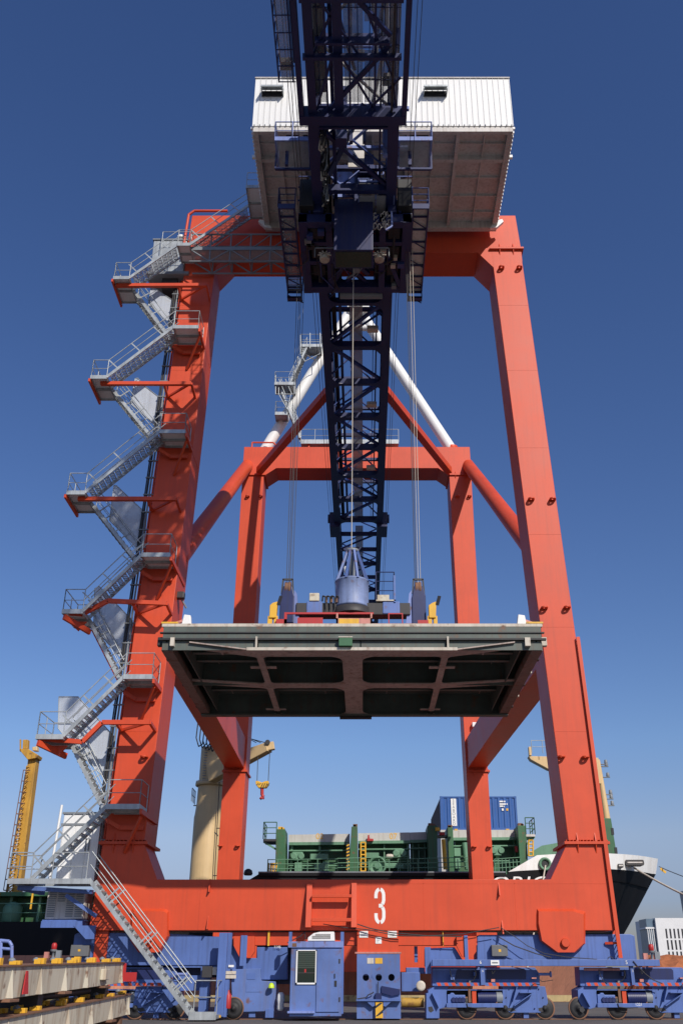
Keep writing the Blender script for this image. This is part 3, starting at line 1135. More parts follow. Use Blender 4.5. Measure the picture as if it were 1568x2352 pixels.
# walkway truss below the front portal beam
tr = MB()
for z in (33.35, 34.1, 35.1):
    tr.tube((-8.7, 36.9, z), (-3.7, 36.9, z), 0.045, 6)
    tr.tube((-8.7, 37.8, z), (-3.7, 37.8, z), 0.045, 6)
n_ = 5
for k in range(n_):
    xa, xb = -8.7 + k, -7.7 + k
    for yy in (36.9, 37.8):
        tr.tube((xa, yy, 33.35 if k % 2 else 34.1), (xb, yy, 34.1 if k % 2 else 33.35), 0.04, 6)
        tr.tube((xb, yy, 33.35), (xb, yy, 35.1), 0.04, 6)
    tr.tube((xb, 36.9, 33.35), (xb, 37.8, 33.35), 0.03, 6)
    tr.tube((xa, 36.9, 34.1), (xb, 36.9, 35.1), 0.03, 6)
tr.box(-8.7, -3.7, 36.85, 36.92, 34.05, 34.25)
o = part("access_bridge", tr, M_GALVD, crane)
part("bridge_floor", MB().box(-8.7, -3.7, 36.93, 37.78, 34.06, 34.1), M_GRATE, o)

# cabinet, louvred box and blue carrier at the foot of the stairs
o = part("electrical_house", MB().box(-11.65, -10.2, 38.25, 39.9, 4.55, 7.05), W, crane, 0.03)
for k in range(3):
    part("door_panel", MB().box(-11.6 + k * 0.48, -11.15 + k * 0.48, 38.22, 38.25, 4.65, 6.6), W, o)
for k in range(2):
    c = Vector((-11.2 + k * 0.55, 38.2, 5.7))
    part("door_handle", MB().tube(c, c + Vector((0, 0, 0.45)), 0.03, 6).tube(c + Vector((0.12, 0, 0)), c + Vector((0.12, 0, 0.45)), 0.03, 6), M_GALVD, o)
part("roof", MB().box(-11.7, -10.15, 38.2, 39.95, 6.62, 6.7).box(-11.7, -10.15, 38.2, 39.95, 7.05, 7.12), M_GALVD, o)
part("antenna", MB().tube((-11.9, 38.3, 4.6), (-11.8, 38.3, 7.4), 0.05, 8), W, crane)
lx0, lx1 = -11.75, -10.35
o = part("transformer_cabinet", MB().box(lx0, lx1, 37.9, 39.0, 3.28, 4.3), M_OFFW, crane, 0.02)
lv = None
for k in range(4):
    for j in range(12):
        x_ = lx0 + 0.06 + k * 0.34
        z_ = 3.36 + j * 0.074
        if k == 1 and j < 7:
            continue
        if lv is None:
            lv = part("louvre", MB().box(0, 0.27, -0.02, 0, 0, 0.035), M_GALVD, o)
            lv.location = (x_, 37.9, z_)
        else:
            copy_part(lv, (x_, 37.9, z_), o)
part("carrier_frame", MB().box(-11.8, -10.3, 37.8, 39.1, 3.05, 3.25).box(-11.8, -10.3, 37.72, 37.8, 2.98, 3.2)
     .prism_y([(-10.6, 3.05), (-9.8, 3.05), (-9.8, 2.6), (-10.1, 2.6)], 37.7, 37.85)
     .bar((-12.6, 37.2, 4.3), (-9.9, 37.2, 4.15), 0.2, 0.14).bar((-10.9, 37.3, 4.05), (-9.75, 37.5, 3.35), 0.14, 0.14)
     .bar((-12.6, 37.2, 4.3), (-12.1, 38.4, 4.2), 0.2, 0.14), M_BLUE, crane)

# ================================================================== girder and machinery house
NV = M_NAVY
ZB, ZT = 32.5, 34.7
GX0, GX1 = -2.30, 1.42          # outer edges of the two girder beams
FW = 0.46
for x0, x1, web in ((GX0, GX0 + FW, GX0 + 0.16), (GX1 - FW, GX1, GX1 - 0.16)):
    nw = 0.06 if x0 < -1 else 0.13
    mb = MB().box(x0, x1, 27.4, 66.0, ZB, ZB + 0.06).box(x0, x1, 14.0, 66.0, ZT - 0.06, ZT)
    if x0 < -1:
        mb.box(x0 + nw, x1 - nw, 14.0, 27.4, ZB, ZB + 0.06)
    mb.box(web - 0.03, web + 0.03, 27.4, 66.0, ZB + 0.06, ZT - 0.06)
    for k in range(4):      # lattice web towards the landward end
        ya_ = 14.0 + k * 3.35
        mb.bar((web, ya_, ZB + 0.06), (web, ya_ + 1.675, ZT - 0.06), 0.09, 0.09)
        mb.bar((web, ya_ + 1.675, ZT - 0.06), (web, ya_ + 3.35, ZB + 0.06), 0.09, 0.09)
    k = 28
    while k < 66:
        mb.box(x0 + 0.03, x1 - 0.03, k - 0.02, k + 0.02, ZB + 0.06, ZT - 0.06)
        k += 2.4
    part("girder_beam", mb, NV, crane)
    part("trolley_rail", MB().box(web + (0.16 if x0 < -1 else -0.16) - 0.04, web + (0.16 if x0 < -1 else -0.16) + 0.04, 14, 66, ZB + 0.06, ZB + 0.18), M_DARK, crane)
    # seaward boom beyond the hinge
    mb = MB().box(x0 + 0.05, x1 - 0.05, 67.2, 104.0, ZB, ZB + 0.06).box(x0 + 0.05, x1 - 0.05, 67.2, 104.0, ZT - 0.06, ZT)
    mb.box(web - 0.03, web + 0.03, 67.2, 104.0, ZB + 0.06, ZT - 0.06)
    part("boom_beam", mb, NV, crane)
    part("boom_hinge", MB().box(x0 - 0.35 if x0 < -1 else x0, x1 if x0 < -1 else x1 + 0.35, 65.6, 67.6, ZB - 0.25, ZB + 1.0)
         .tube((x0 - 0.5 if x0 < -1 else x1 - 0.1, 66.0, ZB + 0.6), (x0 + 0.1 if x0 < -1 else x1 + 0.5, 66.0, ZB + 0.6), 0.35, 14), NV, crane, 0.03)

xi0, xi1 = GX0 + FW, GX1 - FW


def gusset(x, y, sx, sy, s=0.5):
    """curved corner plate where a cross beam meets the bottom flange"""
    mb = MB()
    pts = [(x, y)]
    for k in range(6):
        a = math.radians(90 * k / 5)
        pts.append((x + sx * s * (1 - math.sin(a)), y + sy * s * (1 - math.cos(a))))
    mb.prism_z(pts, ZB + 0.005, ZB + 0.05)
    return mb


ys = [16.5, 20.3, 24.0, 27.9, 31.4, 35.0, 39.2, 43.0, 46.6, 50.4, 54.2, 58.0, 61.8, 65.2]
for i, y in enumerate(ys):
    wd = (0.34 if i % 2 else 0.22) if y > 29 else 0.10
    part("cross_beam", MB().box(xi0, xi1, y - wd / 2, y + wd / 2, ZB + 0.0, ZB + 0.38), NV, crane)
    if y > 37:
        g = MB()
        for x, sx in ((xi0, 1), (xi1, -1)):
            for sy in (1, -1):
                q_ = gusset(x, y + sy * wd / 2, sx, sy, 0.55)
                b_ = len(g.v)
                g.v += q_.v
                g.f += [tuple(b_ + k for k in f) for f in q_.f]
                g.sm += q_.sm
                g.mi += q_.mi
        part("gusset_plate", g, NV, crane)
for i in range(len(ys) - 1):
    a, b = (xi0, xi1) if i % 2 else (xi1, xi0)
    part("diagonal_brace", MB().bar((a, ys[i] + 0.2, ZB + 0.25), (b, ys[i + 1] - 0.2, ZB + 0.25), 0.16, 0.16), M_NAVYB if ys[i] > 37 else NV, crane)
# upper chord level: cross beams and crossed braces
yt = [15 + 3.4 * k for k in range(16)]
for i, y in enumerate(yt[:-1]):
    part("upper_cross_beam", MB().box(GX0 + 0.3, GX1 - 0.3, y - (0.05 if y < 27 else 0.1), y + (0.05 if y < 27 else 0.1), ZT - 0.25, ZT - 0.05), NV, crane)
    a, b = (GX0 + 0.4, GX1 - 0.4) if i % 2 else (GX1 - 0.4, GX0 + 0.4)
    part("upper_brace", MB().tube((a, y + 0.1, ZT - 0.2), (b, yt[i + 1] - 0.1, ZT - 0.2), 0.07, 8), M_OFFW if i < 4 else (M_LBLUE if i < 6 else M_NAVYB), crane)  # nearer braces paler: sunlight put into their colour
    if y > 27: part("sway_brace", MB().tube((xi0, y, ZB + 0.1), (xi1 - 1.2, y, ZT - 0.3), 0.05, 6).tube((xi1, y + 1.5, ZB + 0.1), (xi0 + 1.2, y + 1.5, ZT - 0.3), 0.05, 6), M_NAVYB, crane)
# inner walkway and cable tray
part("walkway_floor", MB().box(-0.75, -0.1, 38.5, 66, ZB + 0.75, ZB + 0.79), M_GRATE, crane)
part("stringer", MB().box(-1.35, -1.2, 14, 66, ZB + 0.45, ZB + 0.75), NV, crane)
part("stringer", MB().box(0.62, 0.70, 14, 66, ZB + 0.5, ZB + 0.7), NV, crane)
rr = MB()
railing([(-0.80, 38.5, ZB + 0.79), (-0.80, 66, ZB + 0.79)], 1.0, 0.02, 2.0, 1, rr)
railing([(0.5, 38.5, ZB + 0.79), (0.5, 66, ZB + 0.79)], 1.0, 0.02, 2.0, 1, rr)
part("railing", rr, M_NAVYB, crane)
part("cable_tray", MB().box(-1.75, -1.5, 28, 66, ZB + 0.9, ZB + 1.0), M_DARK, crane)
for y in (41.5, 49.0, 57.0):
    part("floodlight", MB().box(0.15, 0.75, y - 0.2, y + 0.2, ZB + 0.05, ZB + 0.3), M_PALE, crane, 0.05)
# boom lacing
yb = [67.8 + 3.0 * k for k in range(13)]
for i in range(12):
    part("boom_cross_beam", MB().box(GX0 + FW - 0.05, GX1 - FW + 0.05, yb[i] - 0.1, yb[i] + 0.1, ZB, ZB + 0.3), NV, crane)
    a, b = (xi0, xi1) if i % 2 else (xi1, xi0)
    part("boom_brace", MB().tube((a, yb[i] + 0.1, ZB + 0.2), (b, yb[i + 1] - 0.1, ZB + 0.2), 0.08, 8)
         .tube((b, yb[i] + 0.1, ZT - 0.2), (a, yb[i + 1] - 0.1, ZT - 0.2), 0.06, 8), M_NAVYB, crane)
part("boom_walkway", MB().box(-0.7, -0.1, 67.5, 102, ZB + 0.7, ZB + 0.74), M_GRATE, crane)

# ---- wide maintenance frame under the landward end, nearest the camera
PZ = 32.35
px0, px1 = -2.62, 1.70
pf = MB().box(px0, px0 + 0.2, 12.5, 27.6, PZ, PZ + 0.5).box(px1 - 0.2, px1, 12.5, 27.6, PZ, PZ + 0.5)
part("platform_side_beam", pf, NV, crane)
part("platform_end_beam", MB().box(px0, px1, 27.15, 27.6, PZ - 0.02, PZ + 0.6), NV, crane)
for y in (24.55, 22.2, 19.0, 16.0):
    part("platform_cross_beam", MB().box(px0 + 0.3, px1 - 0.3, y - 0.07, y + 0.07, PZ + 0.05, PZ + 0.3), NV, crane)
for x, w in ((-1.46, 0.08), (-1.0, 0.36), (-0.56, 0.07), (0.42, 0.09)):
    part("platform_joist", MB().box(x - w / 2, x + w / 2, 12.5, 27.2, PZ + 0.3, PZ + 0.42), NV, crane)
for (xa, ya), (xb, yb_) in (((0.0, 22.5), (1.1, 25.6)), ((1.1, 25.6), (1.3, 27.0)), ((-1.9, 24.5), (-1.0, 22.4)), ((-1.6, 22.4), (-0.2, 24.6)), ((0.2, 27.1), (1.4, 25.6)),
                            ((-1.9, 27.1), (-1.2, 24.6)), ((-0.9, 24.6), (0.4, 27.1)), ((1.3, 22.4), (0.6, 20)), ((-1.8, 20), (-0.2, 22.4))):
    part("platform_brace", MB().bar((xa, ya, PZ + 0.35), (xb, yb_, PZ + 0.35), 0.08, 0.08), NV, crane)
for xa, xb, ya, yb_ in ((-1.9, -1.5, 12.5, 27.0), (-0.78, -0.05, 12.5, 27.0), (0.0, 0.38, 12.5, 23.4), (0.0, 0.38, 24.6, 27.0), (0.48, 0.9, 12.5, 27.0), (0.95, 1.35, 12.5, 27.0)):
    part("platform_grating", MB().box(xa, xb, ya, yb_, PZ + 0.62, PZ + 0.625), M_GRATED, crane)
# side balcony on the left of the frame
bl = MB()
for x in (-3.30, -2.75):
    bl.tube((x, 20, PZ + 0.2), (x, 25.7, PZ + 0.2), 0.03, 6)
    bl.tube((x, 20, PZ + 1.3), (x, 25.7, PZ + 1.3), 0.03, 6)
for k in range(9):
    y = 20 + k * 0.71
    bl.tube((-3.30, y, PZ + 0.2), (-2.65, y, PZ + 0.2), 0.025, 6)
    bl.tube((-3.30, y, PZ + 0.2), (-3.30, y, PZ + 1.3), 0.025, 6)
part("balcony", bl, M_NAVY, crane)
part("balcony_floor", MB().box(-3.2, -2.75, 21, 25.6, PZ + 0.22, PZ + 0.24), M_GRATED, crane)
part("lamp_box", MB().box(-3.35, -2.85, 25.9, 26.3, PZ + 1.6, PZ + 1.85), M_DARK, crane)
# upper works of the landward end: struts seen through the gratings, pale ones coloured as if sunlit
for (a, b, m) in (((-2.0, 17, 36.5), (1.2, 25, 36.5), M_LBLUE), ((1.2, 17, 36.5), (-2.0, 25, 36.5), M_LBLUE),
                  ((-2.0, 21, 35.5), (-0.4, 27.5, 35.5), M_NAVY), ((1.2, 22, 35.5), (0.2, 27.5, 35.5), M_LBLUE),
                  ((-2.1, 27.8, 34.7), (-2.1, 14, 37.5), M_NAVY), ((1.2, 27.8, 34.7), (1.2, 14, 37.5), M_NAVY), ((0.2, 29, 34.2), (1.2, 25.5, 36.8), M_OFFW), ((-0.1, 19, 36), (0.5, 26.5, 35.2), M_OFFW), ((0.9, 18, 36), (0.9, 27, 35.4), M_OFFW)):
    part("end_strut", MB().tube(a, b, 0.08, 10), m, crane)
for y in (18.0, 21.0, 24.2, 26.6):
    part("end_cross_beam", MB().box(-2.2, 1.3, y - 0.06, y + 0.06, 35.7, 35.9), M_LBLUE if y > 22 else M_NAVY, crane)
part("end_box", MB().box(-1.95, -1.5, 21.0, 26.8, 33.3, 33.9), M_DARK, crane)

# pipes, boxes and lamps that crowd the landward end
rq = random.Random(11)
for k in range(16):
    x = rq.uniform(-1.9, 1.2)
    z = PZ + rq.uniform(0.7, 2.6)
    y = rq.uniform(14, 22)
    part("conduit", MB().tube((x, y, z), (x + rq.uniform(-0.1, 0.1), y + rq.uniform(3, 6), z), rq.choice((0.02, 0.03, 0.045)), 6), rq.choice((M_DARK, M_LBLUE, M_OFFW, M_NAVYB)), crane)
for k in range(10):
    x, y, z = rq.uniform(-1.9, 1.1), rq.uniform(17, 26.5), PZ + rq.uniform(0.9, 3.0)
    s = rq.uniform(0.1, 0.22)
    part("junction_box", MB().box(x - s, x + s, y - s, y + s * 2, z - s * 0.6, z + s * 0.6), rq.choice((M_DARK, M_GALVD, M_OFFW, M_NAVY)), crane)
for k in range(9):
    y = 13.5 + k * 1.55
    part("grating_bearer", MB().tube((-1.9, y, PZ + 0.58), (1.35, y, PZ + 0.58), 0.022, 5), NV, crane)
for x in (-1.75, -1.3, -0.25, 0.2, 0.75, 1.2):
    part("grating_bearer", MB().tube((x, 12.6, PZ + 0.57), (x, 27.1, PZ + 0.57), 0.018, 5), NV, crane)

# ---- girder details under the machinery house
for z, yy in ((34.45, 28.6), (33.9, 30.2)):
    part("house_cross_beam", MB().box(-2.7, 1.9, yy - 0.07, yy + 0.07, z - 0.08, z + 0.08), M_LBLUE, crane)
for x in (-1.15, -0.55, 0.0):
    part("post", MB().box(x - 0.07, x + 0.07, 28.7, 28.9, 32.7, 34.5), NV, crane)
part("raking_brace", MB().bar((-1.55, 30.6, 32.7), (0.0, 28.3, 34.4), 0.2, 0.2), NV, crane)
part("hanging_post", MB().box(-1.2, -0.72, 28.4, 28.9, 32.5, 35.6), NV, crane)
part("back_plate", MB().box(-0.7, 0.0, 30.6, 30.66, 33.2, 35.3), M_OFFW, crane)
for k in range(5):
    z = 32.9 + k * 0.5
    part("access_ladder", MB().tube((0.70, 31.0, z), (1.0, 31.0, z), 0.025, 6).tube((0.70, 31.0, z), (0.70, 31.0, z + 0.5), 0.03, 6).tube((1.0, 31.0, z), (1.0, 31.0, z + 0.5), 0.03, 6), M_LBLUE, crane)
part("post", MB().box(0.78, 0.98, 29.2, 29.35, 32.4, 35.4), M_LBLUE, crane)
# side balconies under the house
for x0, x1 in ((-3.85, -2.35), (1.47, 2.92)):
    z = 33.75
    mb = MB().box(x0, x1, 29.6, 31.2, z - 0.04, z)
    o = part("side_balcony", MB().box(x0, x1, 29.55, 29.62, z - 0.1, z + 0.12).box(x0, x1, 31.2, 31.27, z - 0.1, z + 0.05)
             .box(x0, x0 + 0.07, 29.6, 31.2, z - 0.12, z + 0.1).box(x1 - 0.07, x1, 29.6, 31.2, z - 0.12, z + 0.1), M_LBLUE, crane)
    part("balcony_floor", mb, M_GRATE, o)
    part("railing", railing([(x0, 31.2, z), (x0, 29.6, z), (x1, 29.6, z), (x1, 31.2, z)], 1.05, 0.028, 0.9), M_LBLUE, o)
    part("bracket", MB().bar((x0 + 0.5, 30.2, z - 0.1), (x0 + 0.5, 30.2, z - 0.9), 0.14, 0.14).bar((x0, 30.4, z - 0.9), (x1, 30.4, z - 0.9), 0.1, 0.1)
         .bar((x0, 30.4, z - 0.9), (x0, 30.4, z), 0.07, 0.07).bar((x1, 30.4, z - 0.9), (x1, 30.4, z), 0.07, 0.07), M_NAVY, o)

# ---- festoon cables hanging inside the girder
for k in range(22):
    y = 28.2 + k * 0.42
    mb = MB()
    for j, dx in enumerate((-0.10, 0.0, 0.10)):
        dp = 1.1 + 0.35 * math.sin(k * 1.7 + j) + 0.15 * j
        pts = []
        for i in range(9):
            t = i / 8
            pts.append((-1.72 + dx + 0.05 * math.sin(k * 2.1 + i), y + (t - 0.5) * 0.36, ZB + 1.0 - dp * (1 - (2 * t - 1) ** 4)))
        mb.pipe(pts, 0.03, 5)
    part("festoon_cable", mb, (M_BLACK, M_PALE, M_DARK, M_GALVD)[k % 4], crane)

# ---- machinery house
HX0, HX1, HY0, HY1, HZ0, HZ1 = -5.12, 6.83, 31.2, 37.5, 36.3, 39.45
house = part("machinery_house", MB().box(HX0 + 0.03, HX1 - 0.03, HY0 + 0.06, HY1, HZ0 + 0.02, HZ1), M_WHITE, crane)
npan = 46
wp = (HX1 - HX0) / npan
pan = None
for k in range(npan):
    x = HX0 + k * wp
    if pan is None:
        pm = MB().box(0.006, wp - 0.022, 0.0, 0.05, 0, HZ1 - HZ0 - 0.02).box(wp - 0.026, wp - 0.004, -0.022, 0.05, 0, HZ1 - HZ0 - 0.02)
        pan = part("wall_panel", pm, M_WHITE, house)
        pan.location = (x, HY0, HZ0 + 0.05)
    else:
        copy_part(pan, (x, HY0, HZ0 + 0.05), house)
part("roof", MB().box(HX0 - 0.02, HX1 + 0.02, HY0 - 0.06, HY1 + 0.05, HZ1, HZ1 + 0.05), M_OFFW, house)
rb = MB()
for k in range(50):
    x = HX0 + 0.1 + k * (HX1 - HX0 - 0.2) / 49
    rb.box(x - 0.02, x + 0.02, HY0 - 0.08, HY0 - 0.02, HZ0 + 0.0, HZ0 + 0.08)
part("edge_clip", rb, M_GALVD, house)
bt = MB()
for k in range(26):
    y = HY0 + 0.15 + k * (HY1 - HY0 - 0.3) / 25
    bt.box(HX1 - 0.02, HX1 + 0.07, y - 0.05, y + 0.05, HZ0 - 0.02, HZ0 + 0.1)
    bt.box(HX0 - 0.07, HX0 + 0.02, y - 0.05, y + 0.05, HZ0 - 0.02, HZ0 + 0.1)
part("edge_clip", bt, M_WHITE, house)
for xa, xb in ((-4.78, -3.75), (2.75, 3.85)):
    z0 = 38.35
    o = part("vent_hood", MB().prism_x([(HY0 - 0.05, z0 + 0.32), (HY0 - 0.5, z0 + 0.1), (HY0 - 0.5, z0), (HY0 - 0.45, z0), (HY0 - 0.45, z0 + 0.09), (HY0 - 0.05, z0 + 0.27)], xa, xb)
             .box(xa, xa + 0.03, HY0 - 0.48, HY0 - 0.02, z0 - 0.12, z0 + 0.12).box(xb - 0.03, xb, HY0 - 0.48, HY0 - 0.02, z0 - 0.12, z0 + 0.12), M_GALV, house)
    part("vent_opening", MB().box(xa + 0.02, xb - 0.02, HY0 - 0.06, HY0 - 0.03, z0 - 0.12, z0 + 0.2), M_BLACK, o)
# underside: floor plates and framing, white paint with its shade coloured in
flr = part("house_floor", MB().box(HX0 + 0.12, HX1 - 0.12, HY0 + 0.2, HY1 - 0.1, HZ0 - 0.02, HZ0 + 0.02), M_OFFW, house)
ub = MB()
for y, w, h in ((HY0 + 0.1, 0.2, 0.3), (33.0, 0.2, 0.26), (HY1 - 0.1, 0.28, 0.42)):
    part("floor_beam", MB().box(HX0 + 0.05, HX1 - 0.05, y - w / 2, y + w / 2, HZ0 - h, HZ0 - 0.02), M_OFFW, house)
for x, w in ((HX0 + 0.15, 0.26), (HX1 - 0.15, 0.26), (4.3, 0.16), (-2.9, 0.16), (2.0, 0.12), (0.4, 0.1), (-1.2, 0.1)):
    part("floor_beam", MB().box(x - w / 2, x + w / 2, HY0 + 0.2, HY1 - 0.24, HZ0 - 0.3, HZ0 - 0.02), M_OFFW, house)
for x in (3.2, 5.55, -3.9):
    part("floor_stiffener", MB().box(x - 0.03, x + 0.03, HY0 + 0.2, HY1 - 0.24, HZ0 - 0.13, HZ0 - 0.02), M_OFFW, house)
for y in (32.1, 34.2, 35.4, 36.5):
    part("floor_stiffener", MB().box(HX0 + 0.3, HX1 - 0.3, y - 0.03, y + 0.03, HZ0 - 0.12, HZ0 - 0.02), M_OFFW, house)
for x0, x1 in ((-3.6, -2.2), (2.7, 1.3)):
    part("raking_strut", MB().bar((x0, 33.0, HZ0 - 0.35), (x1, 35.2, HZ0 - 0.35), 0.18, 0.16), M_OFFW, house)
for x, s in ((HX1 - 0.1, 1), (HX0 + 0.1, -1)):
    part("support_bracket", MB().prism_y([(x - 0.3 * s, HZ0 - 0.5), (x + 0.05 * s, HZ0 - 0.45), (x + 0.42 * s, HZ0 - 0.05), (x + 0.36 * s, HZ0 + 0.1), (x, HZ0)], HY1 - 0.3, HY1 - 0.12), M_WHITE, house)
    part("lug", MB().box(x, x + 0.28 * s, 32.9, 33.05, HZ0 - 0.1, HZ0 + 0.05), M_WHITE, house)
part("recess", MB().box(-3.6, -2.6, 31.6, 32.5, HZ0 - 0.06, HZ0 - 0.021).box(1.9, 2.95, 31.6, 32.5, HZ0 - 0.06, HZ0 - 0.021), M_BLACK, house)
# ropes that run along the outside of the girder
for x, z, ya, yb2 in ((1.95, 33.4, 12, 39), (2.12, 33.4, 12, 39), (-2.75, 33.1, 12, 37), (-2.9, 33.1, 12, 37), (-3.02, 33.1, 12, 37),
                      (-2.62, 32.7, 38, 100), (-2.45, 32.7, 38, 100), (1.62, 32.7, 38, 100), (1.75, 32.7, 38, 100)):
    part("trolley_rope", MB().tube((x, ya, z), (x, yb2, z), 0.014, 5), M_ROPE, crane)

# ================================================================== trolley
trolley = thing("crane_trolley", "dark blue trolley with operator cab and railed side walkways hanging under the crane girder", "crane trolley", (-0.45, 34.5, 31.5))
TX0, TX1 = -3.0, 2.12
tz = 31.6
for x0, x1 in ((-2.95, -2.55), (1.72, 2.12), (-1.75, -1.45), (0.68, 0.98)):
    part("frame_beam", MB().box(x0, x1, 32.3, 37.2, tz, tz + 0.55), M_NAVY, trolley, 0.01)
for y0, y1 in ((32.3, 32.7), (33.6, 33.85), (34.9, 35.15), (36.75, 37.2)):
    part("cross_member", MB().box(-2.95, 2.12, y0, y1, tz + 0.02, tz + 0.5), M_NAVY, trolley, 0.01)
for a, b in (((0.9, 33.8, tz + 0.1), (1.75, 36.8, tz + 0.1)), ((-1.6, 36.8, tz + 0.2), (-0.4, 34.0, tz + 0.2)), ((-1.4, 33.8, tz + 0.2), (0.2, 36.0, tz + 0.2))):
    part("diagonal_member", MB().bar(a, b, 0.2, 0.16), M_NAVY, trolley)
for x0, x1 in ((-2.5, -1.8), (1.02, 1.68)):
    for y0, y1 in ((32.8, 33.5), (34.0, 34.8), (35.3, 36.0)):
        part("hoist_housing", MB().box(x0 + 0.05, x1 - 0.05, y0, y1, tz + 0.1, tz + 0.9), M_BLACK, trolley, 0.04)
for x in (-2.15, 1.35):
    for y in (33.8, 35.15, 36.3):
        part("rope_sheave", MB().lathe((x - 0.06, y, tz + 0.35), [(0.3, 0), (0.36, 0.02), (0.30, 0.06), (0.36, 0.10), (0.3, 0.12)], 18, 'x'), M_DARK, trolley)
for x in (-2.1, 1.25):
    for y in (32.6, 36.9):
        part("wheel_carriage", MB().box(x - 0.2, x + 0.2, y - 0.45, y + 0.45, tz + 0.5, tz + 1.3), M_NAVY, trolley, 0.03)
        part("motor", MB().tube((x + (0.5 if x > 0 else -0.5), y, tz + 0.9), (x + (0.2 if x > 0 else -0.2), y, tz + 0.9), 0.18, 12), M_DARK, trolley)
part("deck_plate", MB().box(-2.95, -1.1, 32.4, 37.1, tz + 0.56, tz + 0.6).box(0.5, 2.12, 32.4, 37.1, tz + 0.56, tz + 0.6), M_DARK, trolley)
part("crossed_frame", MB().bar((-0.9, 35.3, tz + 0.3), (0.1, 36.7, tz + 0.3), 0.16, 0.1).bar((0.1, 35.3, tz + 0.3), (-0.9, 36.7, tz + 0.3), 0.16, 0.1), M_NAVY, trolley)
part("cable_drum", MB().tube((-1.2, 37.45, tz + 0.1), (0.9, 37.45, tz + 0.1), 0.2, 14), M_GALVD, trolley)
# lamps under the frame
for x in (-1.75, 0.72):
    o = part("lamp_frame", MB().box(x - 0.5, x + 0.42, 33.3, 33.34, 31.0, 31.06).box(x - 0.5, x - 0.46, 33.3, 33.34, 30.5, 31.06).box(x + 0.38, x + 0.42, 33.3, 33.34, 30.5, 31.06), M_GALVD, trolley)
    part("floodlight", MB().lathe((x - 0.04, 33.55, 30.62), [(0.22, -0.1), (0.24, 0.02), (0.2, 0.15), (0.1, 0.2)], 16), M_BEIGE, o)
    lm_ = MB()
    for k in range(6):
        a = math.pi * k / 5
        lm_.bar((x - 0.04 + 0.30 * math.cos(a), 33.3, 30.6 + 0.24 * math.sin(a)), (x - 0.04 + 0.12 * math.cos(a), 33.28, 30.6 + 0.1 * math.sin(a)), 0.05, 0.05, (0, 1, 0))
    part("lamp_rib", lm_, M_BEIGE, o)
# operator cab
M_CABGL = paint("green_cab_glass", (0.02, 0.045, 0.03), 0.35, 0.3, 0.2)
c0, c1 = at(766, 574, 32.0), at(856, 456, 32.0)
M_CABN = paint("cab_navy", (0.012, 0.018, 0.078), 0.4, 0.1, 0.1)
cab = part("operator_cab", MB().box(c0.x, c1.x, 32.0, 33.2, c0.z, c1.z), M_CABN, trolley, 0.03)
part("cab_window", MB().box(c0.x + 0.08, c1.x - 0.08, 32.12, 33.1, c0.z - 0.02, c0.z + 0.02), M_CABGL, cab)
part("cab_window", MB().box(c0.x + 0.1, c1.x - 0.1, 33.2, 33.22, c0.z + 0.4, c1.z - 0.4), M_GLASS, cab)
d0, d1 = at(820, 396, 32.3), at(858, 354, 32.3)
part("control_cubicle", MB().box(d0.x, d1.x, 32.3, 33.3, d0.z, d1.z), M_CABN, trolley, 0.02)
e0, e1 = at(824, 432, 32.6), at(852, 398, 32.6)
o = part("cab_entrance", MB().box(e0.x, e1.x, 32.62, 32.9, e0.z, e1.z), M_BLACK, trolley)
part("entrance_frame", MB().box(e0.x - 0.04, e0.x, 32.55, 32.62, e0.z, e1.z).box(e1.x, e1.x + 0.04, 32.55, 32.62, e0.z, e1.z)
     .box(e0.x, e1.x, 32.55, 32.62, (e0.z + e1.z) / 2 - 0.02, (e0.z + e1.z) / 2 + 0.02).box((e0.x + e1.x) / 2 + 0.08, (e0.x + e1.x) / 2 + 0.11, 32.55, 32.62, e0.z, e1.z), M_LBLUE, o)
part("gable_plate", MB().plate([(766, 420), (766, 405), (792, 376), (816, 405), (816, 420)], 32.9, 0.05), M_LBLUE, trolley)
part("side_panel", MB().plate([(764, 456), (764, 378), (770, 378), (770, 456)], 32.7, 0.5).plate([(814, 456), (814, 376), (822, 376), (822, 456)], 32.7, 0.5), M_NAVY, trolley)
o = part("winch_panel", MB().plate([(770, 452), (770, 430), (814, 418), (814, 452)], 33.1, 0.05), M_LBLUE, trolley)
for x in (796, 806):
    part("bottle", MB().lathe(tuple(at(x, 446, 32.9)), [(0.07, 0), (0.1, 0.03), (0.1, 0.4), (0.05, 0.5)], 12), M_WHITE, o)
# cab balcony
b0, b1 = at(822, 460, 31.9), at(905, 427, 31.9)
zb_ = b0.z + 0.05
o = part("cab_balcony", MB().box(b0.x, b1.x, 31.6, 31.68, zb_ + 0.75, zb_ + 0.85).box(b0.x, b1.x, 32.8, 32.86, zb_ - 0.1, zb_ + 0.02)
         .box(b0.x, b0.x + 0.05, 31.6, 32.8, zb_ - 0.08, zb_ + 0.02).box(b1.x - 0.05, b1.x, 31.6, 32.8, zb_ - 0.08, zb_ + 0.02).box(0.48, 0.54, 31.6, 32.8, zb_ - 0.08, zb_ + 0.02), M_LBLUE, trolley)
part("balcony_floor", MB().box(b0.x, b1.x, 31.65, 32.8, zb_ - 0.03, zb_), M_GRATE, o)
part("railing", railing([(b0.x, 31.65, zb_), (b1.x, 31.65, zb_), (b1.x, 32.8, zb_)], 1.0, 0.025, 0.7), M_LBLUE, o)
part("warning_lamp", MB().lathe((0.78, 31.7, zb_ + 0.55), [(0.16, 0), (0.2, 0.08), (0.16, 0.2), (0.05, 0.26)], 12), M_YEL, o)
